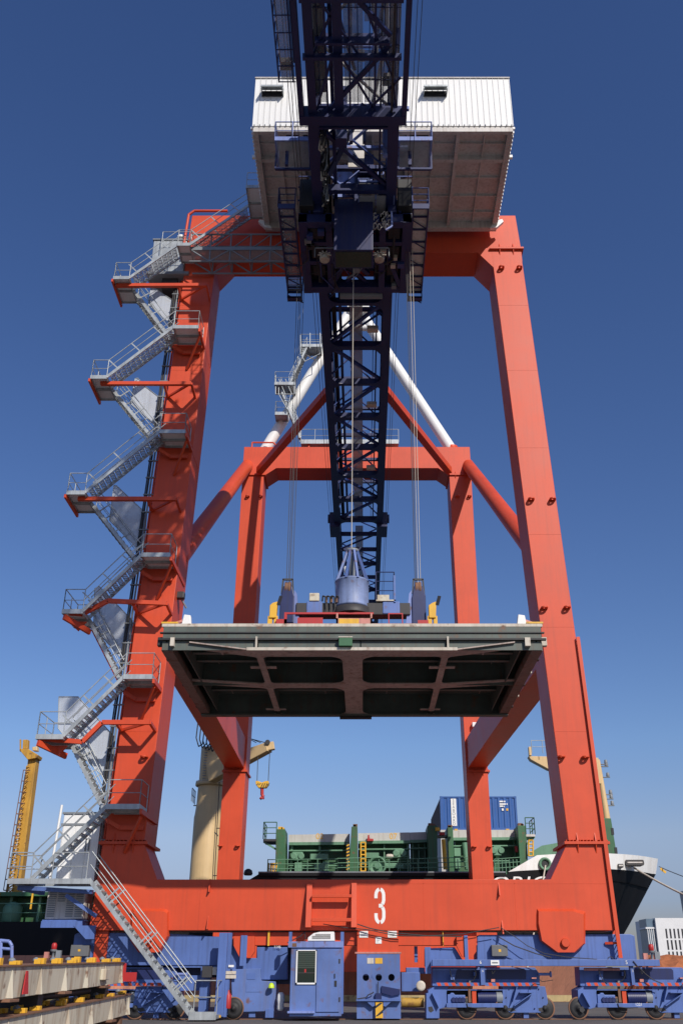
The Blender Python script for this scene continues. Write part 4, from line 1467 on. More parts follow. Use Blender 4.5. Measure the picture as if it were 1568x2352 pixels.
part("ladder", MB().pipe([(1.2, 32.2, zb_ + 2.6), (1.22, 32.2, zb_ - 1.3), (0.95, 32.2, zb_ - 1.5)], 0.05, 6)
     .tube((0.7, 32.4, zb_), (0.62, 32.4, zb_ + 2.4), 0.03, 6).tube((0.95, 32.4, zb_), (0.87, 32.4, zb_ + 2.4), 0.03, 6), M_LBLUE, trolley)
rg = MB()
for k in range(9):
    rg.tube((0.69 - k * 0.01, 32.4, zb_ + 0.2 + k * 0.26), (0.94 - k * 0.01, 32.4, zb_ + 0.2 + k * 0.26), 0.02, 5)
part("ladder_rung", rg, M_LBLUE, trolley)
coil = MB()
rn = random.Random(5)
for k in range(14):
    x = 0.5 + rn.random() * 0.7
    z = zb_ - 0.4 - rn.random() * 0.9
    coil.pipe([(x + 0.1 * math.cos(a), 32.3 + 0.1 * math.sin(a * 2), z + 0.15 * math.sin(a)) for a in [i * 0.9 for i in range(7)]], 0.025, 5)
part("hose_bundle", coil, M_OFFW, trolley)
# side walkways
for x0, x1, mat in ((-3.78, -3.04, M_GRATED), (2.12, 2.84, M_OFFW)):
    z = 31.75
    o = part("side_walkway", MB().box(x0, x0 + 0.06, 31.5, 37.2, z - 0.16, z + 0.1).box(x1 - 0.06, x1, 31.5, 37.2, z - 0.16, z + 0.1)
             .box(x0, x1, 31.45, 31.52, z - 0.14, z + 0.14).box(x0, x1, 37.16, 37.22, z - 0.14, z + 0.1), M_NAVY, trolley)
    part("walkway_floor", MB().box(x0 + 0.06, x1 - 0.06, 31.52, 37.16, z - 0.03, z), mat, o)
    for k in range(7):
        part("floor_joist", MB().box(x0, x1, 32.0 + k * 0.8, 32.06 + k * 0.8, z - 0.12, z - 0.03), M_NAVY, o)
    xo = x0 if x0 < 0 else x1
    xi = x1 if x0 < 0 else x0
    part("railing", railing([(xi, 31.5, z), (xo, 31.5, z), (xo, 37.2, z), (xi, 37.2, z)], 1.1, 0.028, 0.62, 2), M_NAVY if x0 < 0 else M_NAVYB, o)
    for k in range(5):
        yk = 32.2 + k * 1.3
        part("walkway_brace", MB().tube((x0, yk, z - 0.1), (x1, yk + 0.6, z - 0.1), 0.03, 6), M_NAVY, o)
    part("end_cage", MB().box(x0, x1, 37.1, 37.16, z - 0.45, z - 0.40).box(x0, x0 + 0.05, 37.1, 37.16, z - 0.45, z).box(x1 - 0.05, x1, 37.1, 37.16, z - 0.45, z)
         .box(x0, x1, 37.4, 37.46, z - 0.45, z - 0.40).box(x0, x1, 37.1, 37.46, z - 0.45, z - 0.43), M_NAVY, o)
for x in (-2.6, 1.8):
    part("electrical_cubicle", MB().box(x - 0.3, x + 0.35, 31.9, 32.4, tz + 0.6, tz + 2.2), M_BLACK, trolley, 0.03)
    part("machinery_cover", MB().box(x - 0.35, x + 0.4, 32.8, 36.5, tz + 0.6, tz + 1.8), M_DARK, trolley, 0.08)

# pipework and boxes below the frame
rq = random.Random(21)
for k in range(14):
    x = rq.uniform(-2.8, 2.0)
    y = rq.uniform(32.4, 35.5)
    part("conduit", MB().pipe([(x, y, tz - 0.06), (x, y + rq.uniform(0.8, 1.8), tz - 0.06), (x + rq.uniform(-0.7, 0.7), y + 1.9, tz - 0.05)], rq.choice((0.018, 0.028, 0.04)), 6), rq.choice((M_DARK, M_NAVYB, M_GALVD, M_BLACK)), trolley)
for k in range(12):
    x, y = rq.uniform(-2.7, 1.9), rq.uniform(32.6, 36.8)
    s = rq.uniform(0.07, 0.17)
    part("fitting_box", MB().box(x - s, x + s, y - s, y + s, tz - 0.12, tz + 0.2), rq.choice((M_DARK, M_GALVD, M_BLACK, M_NAVYB, M_PALE)), trolley)
for x in (-2.45, -1.9, 1.1, 1.6):
    part("end_upright", MB().box(x - 0.05, x + 0.05, 32.2, 32.3, tz + 0.5, tz + 2.7), M_NAVY, trolley)
for z in (tz + 1.2, tz + 2.0, tz + 2.65):
    part("end_rail", MB().box(-3.0, -1.75, 32.18, 32.22, z - 0.03, z + 0.03), M_NAVY, trolley)
    part("end_rail", MB().box(0.95, 2.2, 32.18, 32.22, z - 0.03, z + 0.03), M_NAVYB, trolley)

# ================================================================== hoist ropes
rope_tops = []
for xs, cx in (((-2.72, -2.86, -3.04, -2.94), -2.95), ((1.92, 2.10, 2.22, 2.0), 2.08)):
    side = "left" if cx < 0 else "right"
    for k, x in enumerate(xs):
        xb = cx + (x - cx) * 0.7
        o = part("hoist_rope", MB().tube((x, 34.1 + 0.12 * (k % 2), 31.9), (xb, 34.25 + 0.1 * (k % 2), 14.9), 0.013, 6), M_ROPE if (cx < 0 or k in (0, 3)) else M_LROPE)
        tag(o, "steel hoist rope hanging from the trolley to the %s sheave block of the spreader" % side, "rope", "hoist ropes of the %s sheave block" % side)
o = part("spreader_cable", MB().tube((-0.50, 34.3, 31.7), (-0.50, 34.3, 16.35), 0.017, 8), M_LROPE)
tag(o, "single pale cable hanging down into the cable basket of the spreader", "cable")

# ================================================================== spreader
spr = thing("spreader", "blue spreader with round cable basket and yellow corner flippers on top of the hatch cover", "spreader", (-0.45, 34.3, 12.0))
Y0 = 34.3
B2 = M_BLUEW
part("head_beam", MB().box(-2.6, 1.75, Y0 - 0.28, Y0 + 0.28, 13.72, 14.2), M_DARK, spr, 0.03)
part("beam_sleeve", MB().box(-2.2, -1.6, Y0 - 0.31, Y0 + 0.31, 13.75, 14.25).box(0.7, 1.35, Y0 - 0.31, Y0 + 0.31, 13.75, 14.25), M_BLUEW, spr, 0.03)
part("main_frame", MB().box(-3.6, 2.7, Y0 - 0.5, Y0 + 0.5, 12.6, 13.3), M_CLEARRED, spr, 0.03)
for x in (-2.95, 2.08):
    hb = part("sheave_block", MB().prism_y([(x - 0.27, 13.3), (x + 0.27, 13.3), (x + 0.27, 14.5), (x + 0.17, 14.9), (x - 0.17, 14.9), (x - 0.27, 14.4)], Y0 - 0.25, Y0 + 0.25), M_NAVY, spr, 0.03)
    part("sheave", MB().lathe((x - 0.12, Y0, 14.85), [(0.26, 0), (0.3, 0.02), (0.25, 0.06), (0.3, 0.1), (0.25, 0.12), (0.3, 0.16), (0.3, 0.22), (0.26, 0.24)], 20, 'x'), M_RUST, hb)
    part("sheave_guard", MB().bar((x - 0.22, Y0 - 0.2, 14.6), (x - 0.18, Y0 - 0.2, 15.2), 0.06, 0.06).bar((x + 0.22, Y0 - 0.2, 14.6), (x + 0.18, Y0 - 0.2, 15.2), 0.06, 0.06)
         .box(x - 0.2, x + 0.2, Y0 - 0.23, Y0 - 0.17, 15.15, 15.22), M_DARK, hb)
    part("side_cheek", MB().prism_y([(x + 0.26, 13.4), (x + 0.5, 13.4), (x + 0.36, 14.6), (x + 0.26, 14.75)], Y0 - 0.2, Y0 + 0.2) if x < 0 else
         MB().prism_y([(x - 0.26, 13.4), (x - 0.5, 13.4), (x - 0.36, 14.6), (x - 0.26, 14.75)], Y0 - 0.2, Y0 + 0.2), M_LBLUE, hb)
for x, s in ((-3.45, -1), (2.55, 1)):
    o = part("corner_flipper", MB().prism_y([(x - 0.12, 13.5), (x + 0.14, 13.5), (x + 0.18, 14.16), (x + 0.02 * s, 14.1), (x - 0.12, 14.0)], Y0 - 0.55, Y0 - 0.3)
             .prism_y([(x - 0.2, 12.9), (x - 0.02, 12.9), (x + 0.0, 13.6), (x - 0.18, 13.6)], Y0 - 0.5, Y0 - 0.4)
             .prism_y([(x + 0.05, 12.9), (x + 0.2, 12.9), (x + 0.2, 13.6), (x + 0.05, 13.6)], Y0 - 0.5, Y0 - 0.4), M_YEL, spr, 0.02)
    part("flipper_arm", MB().bar((x + 0.2, Y0 - 0.55, 14.0), (x + 0.3, Y0 - 0.6, 14.35), 0.05, 0.12), M_DARK, o)
# cable basket
bc = (-0.47, Y0)
bk = part("cable_basket", MB().lathe((bc[0], bc[1], 14.05), [(0.35, -0.1), (0.62, 0.0), (0.66, 0.04), (0.64, 0.08), (0.64, 1.05), (0.67, 1.08), (0.64, 1.12), (0.62, 0.9)], 32), paint("basket_blue", (0.20, 0.26, 0.45), 0.5, 0.2, 0.3, (0.07, 0.08, 0.12), rust=0.08, scale=2.0), spr)
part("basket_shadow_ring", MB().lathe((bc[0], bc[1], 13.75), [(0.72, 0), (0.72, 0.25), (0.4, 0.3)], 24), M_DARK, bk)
leg_ = MB()
for a in (20, 110, 160, 200, 250, 290, 340):
    r_ = math.radians(a)
    leg_.bar((bc[0] + 0.64 * math.cos(r_), bc[1] + 0.64 * math.sin(r_), 15.1), (bc[0] + 0.2 * math.cos(r_), bc[1] + 0.2 * math.sin(r_), 16.45), 0.09, 0.09)
part("basket_leg", leg_, M_BLUEW, bk)
part("basket_top_ring", MB().lathe((bc[0], bc[1], 16.4), [(0.16, 0), (0.25, 0.02), (0.25, 0.12), (0.14, 0.14)], 16), M_GALVD, bk)
part("cable_funnel", MB().lathe((bc[0], bc[1], 15.0), [(0.3, 0.0), (0.28, 0.2), (0.12, 0.35), (0.12, 1.2), (0.18, 1.4)], 16), M_GALVD, bk)
part("lamp", MB().lathe((bc[0] - 0.24, bc[1] - 0.3, 15.4), [(0.05, 0), (0.08, 0.05), (0.08, 0.25), (0.03, 0.3)], 10), M_WHITE, bk)
# boxes, hoses and railed platform
part("control_box", MB().box(-2.1, -1.72, Y0 - 0.35, Y0 + 0.1, 14.25, 14.58), M_BEIGE, spr, 0.03)
hs = MB()
for k in range(5):
    x = -1.6 + k * 0.17
    hs.pipe([(x, Y0 - 0.3, 14.25), (x + 0.02, Y0 - 0.36, 14.45), (x + 0.12, Y0 - 0.38, 14.4), (x + 0.14, Y0 - 0.36, 13.9), (x + 0.08, Y0 - 0.38, 13.7)], 0.03, 6)
part("hydraulic_hose", hs, M_BLACK, spr)
vb = MB()
for k in range(3):
    vb.tube((-1.45 + k * 0.2, Y0 - 0.3, 14.2), (-1.45 + k * 0.2, Y0 - 0.3, 14.45), 0.05, 8)
part("valve", vb, M_RUST, spr)
o = part("service_platform", MB().box(0.45, 1.2, Y0 - 0.35, Y0 + 0.3, 14.25, 14.3).box(0.5, 0.95, Y0 - 0.34, Y0 - 0.3, 14.28, 14.5), M_BEIGE, spr)
part("railing", railing([(0.45, Y0 - 0.3, 14.3), (1.15, Y0 - 0.3, 14.3), (1.15, Y0 + 0.3, 14.3)], 1.15, 0.022, 0.7, 2), M_NAVY, o)
part("end_plate", MB().box(1.13, 1.2, Y0 - 0.35, Y0 + 0.3, 14.2, 15.3), M_BLUEW, o)
rf = MB()
y_ = Y0 - 0.62
za = 13.62
rf.box(-3.0, 0.35, y_, y_ + 0.06, za, za + 0.07)
rf.box(-3.0, -2.9, y_, y_ + 0.06, 12.9, za)
rf.box(-2.5, -1.55, y_, y_ + 0.08, 13.2, 13.48)
rf.box(-3.3, -2.9, y_, y_ + 0.08, 13.0, 13.42)
rf.box(0.9, 1.45, y_, y_ + 0.04, za, za + 0.04).box(0.9, 0.94, y_, y_ + 0.04, 12.9, za).box(1.41, 1.45, y_, y_ + 0.04, 12.9, za)
rf.box(2.0, 2.4, y_, y_ + 0.06, 13.0, 13.38)
part("red_guard_frame", rf, M_CLEARRED, spr)
o = part("twistlock_box", MB().box(-1.05, 0.3, y_ - 0.02, y_ + 0.1, 13.0, 13.45).box(-1.05, -0.98, y_ - 0.02, y_ + 0.1, 13.0, 13.65).box(0.23, 0.3, y_ - 0.02, y_ + 0.1, 13.0, 13.65), M_PINK, spr)
part("yellow_sign", MB().box(-0.95, -0.2, y_ - 0.035, y_ - 0.022, 13.12, 13.42), M_YEL, o)

# ================================================================== hatch cover
hc = thing("hatch_cover", "large grey green steel hatch cover seen from below, hanging under the spreader", "hatch cover", (-0.4, 34.3, 11.0))
X0, X1, Ya, Yb, Z0, Z1 = -6.65, 5.85, 30.0, 38.6, 11.0, 11.9
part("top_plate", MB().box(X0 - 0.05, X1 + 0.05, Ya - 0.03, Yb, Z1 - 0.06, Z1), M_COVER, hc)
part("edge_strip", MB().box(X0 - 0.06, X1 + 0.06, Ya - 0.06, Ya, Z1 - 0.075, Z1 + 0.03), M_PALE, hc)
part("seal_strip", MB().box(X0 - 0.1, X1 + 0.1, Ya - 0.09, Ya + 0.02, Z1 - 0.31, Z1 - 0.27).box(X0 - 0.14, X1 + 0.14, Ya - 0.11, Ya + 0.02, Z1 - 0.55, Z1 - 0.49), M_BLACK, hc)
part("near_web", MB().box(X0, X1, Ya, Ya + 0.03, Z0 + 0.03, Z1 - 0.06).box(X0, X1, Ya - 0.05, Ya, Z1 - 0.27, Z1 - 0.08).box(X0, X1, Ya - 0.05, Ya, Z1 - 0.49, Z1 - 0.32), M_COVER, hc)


def flange_strip(name, pts, y0, y1, t=0.04):
    """horizontal flange whose level follows pts (x, z)"""
    mb = MB()
    for (xa, za), (xb, zb) in zip(pts[:-1], pts[1:]):
        mb.hexa([(xa, y0, za), (xb, y0, zb), (xb, y1, zb), (xa, y1, za)], [(xa, y0, za + t), (xb, y0, zb + t), (xb, y1, zb + t), (xa, y1, za + t)])
    return part(name, mb, M_FLANGE, hc)


xm = -0.40
prof = [(X0 + 0.9, Z0 + 0.26), (X0 + 2.9, Z0), (X1 - 2.9, Z0), (X1 - 0.9, Z0 + 0.26)]
prof2 = [(X0 + 0.3, Z0 + 0.16), (X0 + 2.9, Z0 + 0.002), (X1 - 2.9, Z0 + 0.002), (X1 - 0.3, Z0 + 0.16)]
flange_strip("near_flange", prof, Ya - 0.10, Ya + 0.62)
part("near_lip", MB().box(X0 + 2.8, X1 - 2.8, Ya - 0.12, Ya - 0.10, Z0 - 0.01, Z0 + 0.09), M_PALE, hc)
flange_strip("middle_flange", prof2, 33.9, 34.5)
part("middle_web", MB().box(X0, X1, 34.18, 34.22, Z0 + 0.03, Z1 - 0.06), M_COVER, hc)
part("far_web", MB().box(X0, X1, Yb - 0.08, Yb, Z0 - 0.02, Z1 - 0.06).box(X0, X1, Yb - 0.3, Yb + 0.02, Z0 - 0.06, Z0), M_COVER, hc)
part("far_block", MB().box(-1.0, 0.3, Yb - 0.2, Yb + 0.1, Z0 - 0.14, Z0 - 0.06), M_BLACK, hc)
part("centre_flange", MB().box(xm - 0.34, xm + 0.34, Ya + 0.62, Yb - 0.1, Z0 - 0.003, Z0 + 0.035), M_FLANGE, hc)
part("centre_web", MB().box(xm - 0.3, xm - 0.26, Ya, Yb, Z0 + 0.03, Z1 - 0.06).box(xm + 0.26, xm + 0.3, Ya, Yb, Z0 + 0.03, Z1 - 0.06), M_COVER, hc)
for x, s in ((X0 + 0.16, 1), (X1 - 0.16, -1)):
    part("end_beam", MB().box(x - 0.18, x + 0.18, Ya + 0.05, Yb, Z0 + 0.02, Z0 + 0.3), M_RUST if False else paint("rusted_flange", (0.20, 0.14, 0.115), 0.75, 0.25, 0.3, (0.12, 0.06, 0.04), rust=0.35), hc)
    part("end_web", MB().box(x - 0.05, x + 0.0, Ya, Yb, Z0 + 0.3, Z1 - 0.06).prism_x([(Ya + 0.3, Z0 + 0.1), (Yb - 0.3, Z0 + 0.1), (Yb - 0.3, Z1 - 0.06), (Ya + 0.3, Z1 - 0.06)], x + 0.5 * s, x + 0.53 * s), M_COVER, hc)
for x in (X0 + 3.15, X1 - 3.15):
    part("rib_flange", MB().box(x - 0.11, x + 0.11, Ya + 0.62, 33.9, Z0 + 0.005, Z0 + 0.04).box(x - 0.11, x + 0.11, 34.5, 37.9, Z0 + 0.005, Z0 + 0.04), M_FLANGE, hc)
    part("rib_web", MB().box(x - 0.02, x + 0.02, Ya, Yb, Z0 + 0.04, Z1 - 0.06), M_COVER, hc)
    part("rib_cleat", MB().box(x - 0.45, x + 0.45, 31.9, 32.15, Z0 + 0.04, Z0 + 0.07).box(x - 0.45, x + 0.35, 37.7, 37.9, Z0 + 0.04, Z0 + 0.07), M_FLANGE, hc)
# longitudinal stiffeners inside the cells
for y in (31.7, 32.6, 35.4, 36.4):
    part("stiffener", MB().box(X0 + 0.7, X1 - 0.7, y, y + 0.03, Z1 - 0.42, Z1 - 0.06).box(X0 + 0.7, X1 - 0.7, y - 0.09, y + 0.12, Z1 - 0.45, Z1 - 0.42), M_COVER, hc)
# small brackets and weld seams under the top plate
for x in (-4.9, -4.0, -2.9, -2.1, 1.3, 2.2, 3.3, 4.1):
    part("cell_bracket", MB().box(x - 0.03, x + 0.03, 31.3, 31.7, Z1 - 0.5, Z1 - 0.06), M_FLANGE, hc)
    if int(x * 10) % 2:
        part("cell_bracket", MB().box(x - 0.03, x + 0.03, 35.0, 35.4, Z1 - 0.5, Z1 - 0.06), M_FLANGE, hc)
for x in (-5.4, -1.6, 0.9, 4.7):
    part("weld_seam", MB().box(x, x + 0.03, Ya + 0.7, Yb - 0.3, Z1 - 0.075, Z1 - 0.06), M_FLANGE, hc)
# curved corner plates of the cells
for x, sides in ((xm - 0.34, (-1,)), (xm + 0.34, (1,)), (X0 + 3.15, (-1, 1)), (X1 - 3.15, (-1, 1))):
    for y, dirs in ((Ya + 0.62, (1,)), (33.9, (-1,)), (34.5, (1,)), (Yb - 0.12, (-1,))):
        for s in sides:
            for d in dirs:
                r_ = 0.5 if abs(x - xm) < 1 else 0.22
                xx = x + (0.11 * s if r_ < 0.3 else 0)
                pts = [(xx, y)]
                for k in range(6):
                    a = math.radians(90 * k / 5)
                    pts.append((xx + s * r_ * (1 - math.sin(a)), y + d * r_ * (1 - math.cos(a))))
                part("corner_plate", MB().prism_z(pts, Z0 + 0.004, Z0 + 0.03), M_FLANGE, hc)
# brackets on the near face
for x in (at(590, 1470, 30).x, at(1027, 1470, 30).x):
    part("web_stiffener", MB().prism_x([(Ya, Z0 + 0.45), (Ya - 0.16, Z0 + 0.45), (Ya - 0.12, Z0 + 0.04), (Ya, Z0 + 0.04)], x - 0.03, x + 0.03), M_PALE, hc)
p0, p1 = at(778, 1486, 29.9), at(809, 1467, 29.9)
part("locating_block", MB().box(p0.x, p1.x, 29.75, 30.0, p0.z, p1.z), M_GREEN, hc, 0.01)
part("block_cap", MB().box(p0.x - 0.01, p1.x + 0.01, 29.74, 30.0, p1.z, p1.z + 0.03), M_PALE, hc)
for x in (397, 1211):
    q0, q1 = at(x - 6, 1484, 29.9), at(x + 5, 1465, 29.9)
    part("corner_block", MB().box(q0.x, q1.x, 29.84, 30.0, q0.z, q1.z), M_PALE, hc)
for x0, x1 in ((371, 409), (1208, 1246)):
    q0, q1 = at(x0, 1442, 30), at(x1, 1437, 30)
    part("yellow_corner", MB().box(q0.x, q1.x, Ya - 0.07, Ya + 0.4, Z1 + 0.03, Z1 + 0.09), M_YEL, hc)
for x, s in ((430, -1), (1196, 1)):
    q = at(x, 1426, 30.3)
    o = part("lifting_lug", MB().prism_y([(q.x - 0.16, Z1 + 0.1), (q.x + 0.16, Z1 + 0.1), (q.x + 0.12, Z1 + 0.42), (q.x - 0.1, Z1 + 0.45)], 30.2, 30.4), M_WHITE, hc, 0.02)
    part("lug_arm", MB().bar((q.x, 30.3, Z1 + 0.3), (q.x + 0.5 * s, 30.3, Z1 + 0.12), 0.08, 0.08), M_PINK, o)
for s, x in ((-1, X0), (1, X1)):
    for k in range(6):
        y = 30.2 + k * 1.6
        part("side_cleat", MB().box(x, x + s * 0.22, y, y + 0.2, Z0 + 0.25, Z0 + 0.55), M_BLACK if s < 0 or k % 2 else M_PALE, hc, 0.02)

# ================================================================== travelling gear of the crane
BL = M_BLUE


def zd(zx, zy):      # helper frame for measurements around the right truck
    return (978.3 + 0.21597 * zx, 2088.2 + 0.21597 * zy)


def zp(pts):
    return [zd(*p) for p in pts]


def equaliser(pts, Y, nm="equaliser_beam", dep=1.2):
    return part(nm, MB().plate(pts, Y, dep), BL, crane, 0.02)


eq_r = equaliser([(1095, 2207), (1095, 2152), (1100, 2147), (1446, 2145), (1456, 2149), (1462, 2207)], 38.25)
eq_l = equaliser([(162, 2217), (172, 2146), (180, 2142), (350, 2142), (505, 2151), (518, 2156), (518, 2217)], 38.25)
equaliser([(978, 2219), (978, 2178), (1043, 2175), (1048, 2182), (1062, 2205), (1100, 2210), (1100, 2219)], 38.3)
equaliser([(523, 2250), (523, 2172), (540, 2168), (548, 2180), (560, 2200), (590, 2200), (590, 2175), (660, 2175), (660, 2250)], 38.3)
bar_ = part("service_duct", MB().rect(992, 2203.5, 1515, 2218.5, 37.75, 0.3), BL, crane, 0.01)
M_BOX = paint("grey_box", (0.13, 0.135, 0.14), 0.5, 0.1, 0.1)
jb = part("junction_box", MB().rect(1128, 2170, 1166, 2196, 37.95, 0.28), M_BOX, crane, 0.015)
part("yellow_label", MB().rect(1144, 2180, 1150, 2186, 37.945, 0.01), M_YEL, jb)
jb = part("junction_box", MB().rect(164, 2170, 203, 2196, 37.95, 0.28), M_BOX, crane, 0.015)
part("yellow_label", MB().rect(180, 2180, 185, 2185, 37.945, 0.01), M_YEL, jb)
o = part("label_plate", MB().rect(1126, 2205, 1146, 2216.5, 37.73, 0.02), M_WHITE, bar_)
o = part("label_text", MB().rect(1129, 2209, 1143, 2212.5, 37.726, 0.003), M_GALVD, bar_)
p_ = at(1103, 2213.5, 37.74)
text("number_label", "6", M_WHITE, bar_, p_, 0.16)
p_ = at(1438, 2214, 37.74)
text("number_label", "5", M_WHITE, bar_, p_, 0.17)
for xx in (1108, 1452):
    part("hanger_post", MB().rect(xx - 6, 2218.5, xx + 6, 2262, 37.85, 0.25), BL, crane)
    p_ = at(xx, 2232, 37.845)
    text("number_label", "3" if xx > 1300 else "6", M_WHITE, bar_, p_, 0.10)

# ---- one truck with its wheels, built at the inner right position and copied
WM = M_DARK
truck = part("bogie_truck", MB()
             .plate(zp([(810, 820), (1262, 820), (1285, 940), (1292, 1000), (1215, 1100), (890, 1100), (830, 1050), (810, 990)]), 38.1, 1.2)
             .plate(zp([(20, 860), (100, 815), (240, 815), (215, 880), (218, 1040), (140, 1060), (60, 1050), (20, 960)]), 38.1, 1.2)
             .plate(zp([(215, 1000), (820, 1000), (820, 1045), (215, 1045)]), 37.98, 1.0)
             .plate(zp([(65, 612), (1155, 618), (1205, 690), (1205, 815), (65, 815)]), 38.45, 0.9), BL, crane, 0.01)
sub = []


def tsub(nm, mb, mat, bev=0.0):
    o = part(nm, mb, mat, truck, bev)
    sub.extend(PIECES)
    return o


tsub("recess_panel", MB().plate(zp([(320, 645), (560, 645), (560, 740), (310, 740)]), 38.44, 0.02).plate(zp([(640, 630), (1040, 630), (1060, 650), (1060, 745), (640, 745)]), 38.44, 0.02), M_NAVY)
tsub("motor_recess", MB().plate(zp([(215, 860), (812, 860), (812, 1000), (215, 1000)]), 38.5, 0.1), M_BLACK)
tsub("recess_lid", MB().plate(zp([(215, 850), (812, 850), (812, 862), (215, 862)]), 38.1, 0.4), BL)
stripe_b = MB().plate(zp([(105, 780), (1200, 780), (1200, 815), (105, 815)]), 37.96, 0.12)
tsub("guard_bar", stripe_b, BL)
for k in range(14):
    x = 110 + k * 78
    tsub("red_stripe", MB().plate(zp([(x, 781), (x + 38, 781), (x + 52, 814), (x + 14, 814)]), 37.955, 0.004), M_RED)
g = MB().plate(zp([(225, 905), (250, 905), (262, 888), (290, 888), (305, 910), (415, 910), (415, 1000), (225, 1000)]), 38.12, 0.4)
tsub("gearbox", g, BL, 0.02)
sc_ = MB()
for k in range(4):
    c = at(*zd(290 + k * 34, 965), 38.1)
    sc_.lathe((c.x, 38.06, c.z), [(0.07, 0), (0.09, 0.03), (0.09, 0.06)], 12, 'y')
tsub("gearbox_cover", sc_, M_NAVY)
a, b = at(*zd(545, 940), 38.3), at(*zd(740, 940), 38.3)
tsub("motor", MB().tube(a, b, 0.21, 16), M_NAVY)
for k in range(8):
    c = a.lerp(b, 0.15 + k * 0.1)
    sub.append(part("motor_fin", MB().tube(c, c + Vector((0.02, 0, 0)), 0.217, 16), M_NAVY, truck))
a, b = at(*zd(742, 940), 38.3), at(*zd(808, 940), 38.3)
tsub("motor_fan_cover", MB().tube(a, b, 0.22, 16), M_GALVD)
tsub("brake", MB().plate(zp([(486, 872), (530, 872), (534, 1000), (490, 1000)]), 38.05, 0.15), M_RED)
tsub("chain", MB().plate(zp([(445, 820), (470, 820), (478, 990), (450, 990)]), 38.08, 0.06), M_RUST)
rbm = MB()
for (x0, y0), (x1, y1) in (((958, 822), (915, 985)), ((1130, 885), (930, 1025)), ((60, 890), (130, 1040)), ((985, 886), (1130, 886))):
    p0, p1 = at(*zd(x0, y0), 38.0), at(*zd(x1, y1), 38.0)
    p0.y = p1.y = 37.965
    rbm.bar(p0, p1, 0.022, 0.27, (0, 1, 0))
tsub("stiffener", rbm, BL)
bolts = MB()
for x, y in ((880, 848), (848, 937), (1193, 848), (1240, 938), (1150, 1055), (60, 1055), (1100, 840)):
    c = at(*zd(x, y), 38.1)
    bolts.lathe((c.x, 38.06, c.z), [(0.02, 0), (0.025, 0.02), (0.025, 0.04)], 8, 'y')
tsub("bolt", bolts, M_NAVY)
tsub("foot_block", MB().plate(zp([(1035, 1100), (1090, 1100), (1090, 1158), (1035, 1158)]), 38.2, 0.4), BL)
tsub("buffer", MB().tube(at(*zd(1190, 690), 38.3), at(*zd(1310, 690), 38.3), 0.05, 10).tube(at(*zd(1312, 690), 38.3), at(*zd(1328, 690), 38.3), 0.1, 12), M_LBLUE)
for x, y in ((840, 1078), (1262, 1076), (430, 1080)):
    c = at(*zd(x, y), 38.1)
    r = 0.335
    w = part("wheel", MB().lathe((c.x, 38.2, r + 0.03), [(r * 0.88, -0.06), (r * 0.97, -0.07), (r + 0.03, -0.06), (r + 0.03, -0.02), (r, -0.01), (r, 0.14), (0.1, 0.14)], 32, 'y'), M_RUST, truck)
    sub.append(w)
    sub.append(part("wheel_hub", MB().lathe((c.x, 38.06, r + 0.03), [(r * 0.95, 0.075), (r * 0.93, 0.06), (r * 0.6, 0.068), (0.10, 0.05), (0.08, 0.0), (0.03, -0.03)], 24, 'y'), M_BLACK, truck))


part("guard_box", MB().plate(zp([(0, 895), (55, 880), (140, 1045), (140, 1160), (0, 1160)]), 38.0, 1.0), BL, truck, 0.01)


hz = random.Random(4)
for (pts, r_) in (([(250, 640), (262, 700), (290, 760), (330, 790)], 0.014), ([(520, 640), (528, 700), (505, 750), (470, 770)], 0.016), ([(690, 640), (705, 690), (740, 640)], 0.014),
                  ([(1105, 860), (1112, 815), (1150, 790), (1210, 800)], 0.012), ([(430, 1000), (440, 1040), (520, 1050), (640, 1045)], 0.016), ([(1180, 700), (1195, 740), (1230, 770), (1345, 752)], 0.012)):
    tsub("hose", MB().pipe([at(*zd(*p), 37.95) for p in pts], r_, 5), M_BLACK)
for x, y, w_, h_ in ((505, 668, 16, 40), (600, 905, 22, 40), (455, 760, 30, 22), (1120, 725, 50, 14), (690, 742, 40, 30), (260, 690, 40, 60)):
    tsub("fitting", MB().plate(zp([(x, y), (x + w_, y), (x + w_, y + h_), (x, y + h_)]), 38.2, 0.2), hz.choice((M_GALVD, M_BLUEW, M_PALE, M_PINK)))
for x, y, w_, h_ in ((860, 1052, 90, 40), (1190, 1050, 70, 45), (20, 1040, 60, 60)):
    tsub("grease_stain", MB().plate(zp([(x, y), (x + w_ * 0.7, y - 8), (x + w_, y + h_ * 0.6), (x + w_ * 0.5, y + h_), (x + 5, y + h_ * 0.7)]), 38.097 if x > 100 else 37.997, 0.002), M_DARK)


def copy_truck(offx, mirror=False):
    t = truck.copy()
    COL.objects.link(t)
    t.parent = crane
    t.matrix_parent_inverse = Matrix.Translation(-Vector(crane.location))
    t.location = (offx, 0, 0)
    for s in sub:
        c = s.copy()
        COL.objects.link(c)
        c.parent = t
        c.matrix_parent_inverse = Matrix.Identity(4)
    return t


ref = at(1027, 2290, 38).x
tr2 = copy_truck(at(1372, 2290, 38).x - ref)
c = at(*zd(20, 1078), 38.1)
c.x += at(1372, 2290, 38).x - ref
for nm_, src_ in (("wheel", [q for q in sub if q.name.startswith("wheel") and "hub" not in q.name][0]), ("wheel_hub", [q for q in sub if q.name.startswith("wheel_hub")][0])):
    cc_ = src_.copy()
    COL.objects.link(cc_)
    cc_.parent = tr2
    cc_.matrix_parent_inverse = Matrix.Identity(4)
    cc_.location = (at(*zd(20, 1078), 38.1).x - at(*zd(840, 1078), 38.1).x, 0, 0)
copy_truck(at(1027 - 847, 2290, 38).x - ref)
text("motor_number", "1221", M_WHITE, crane, at(1466, 2310, 37.98), 0.13)
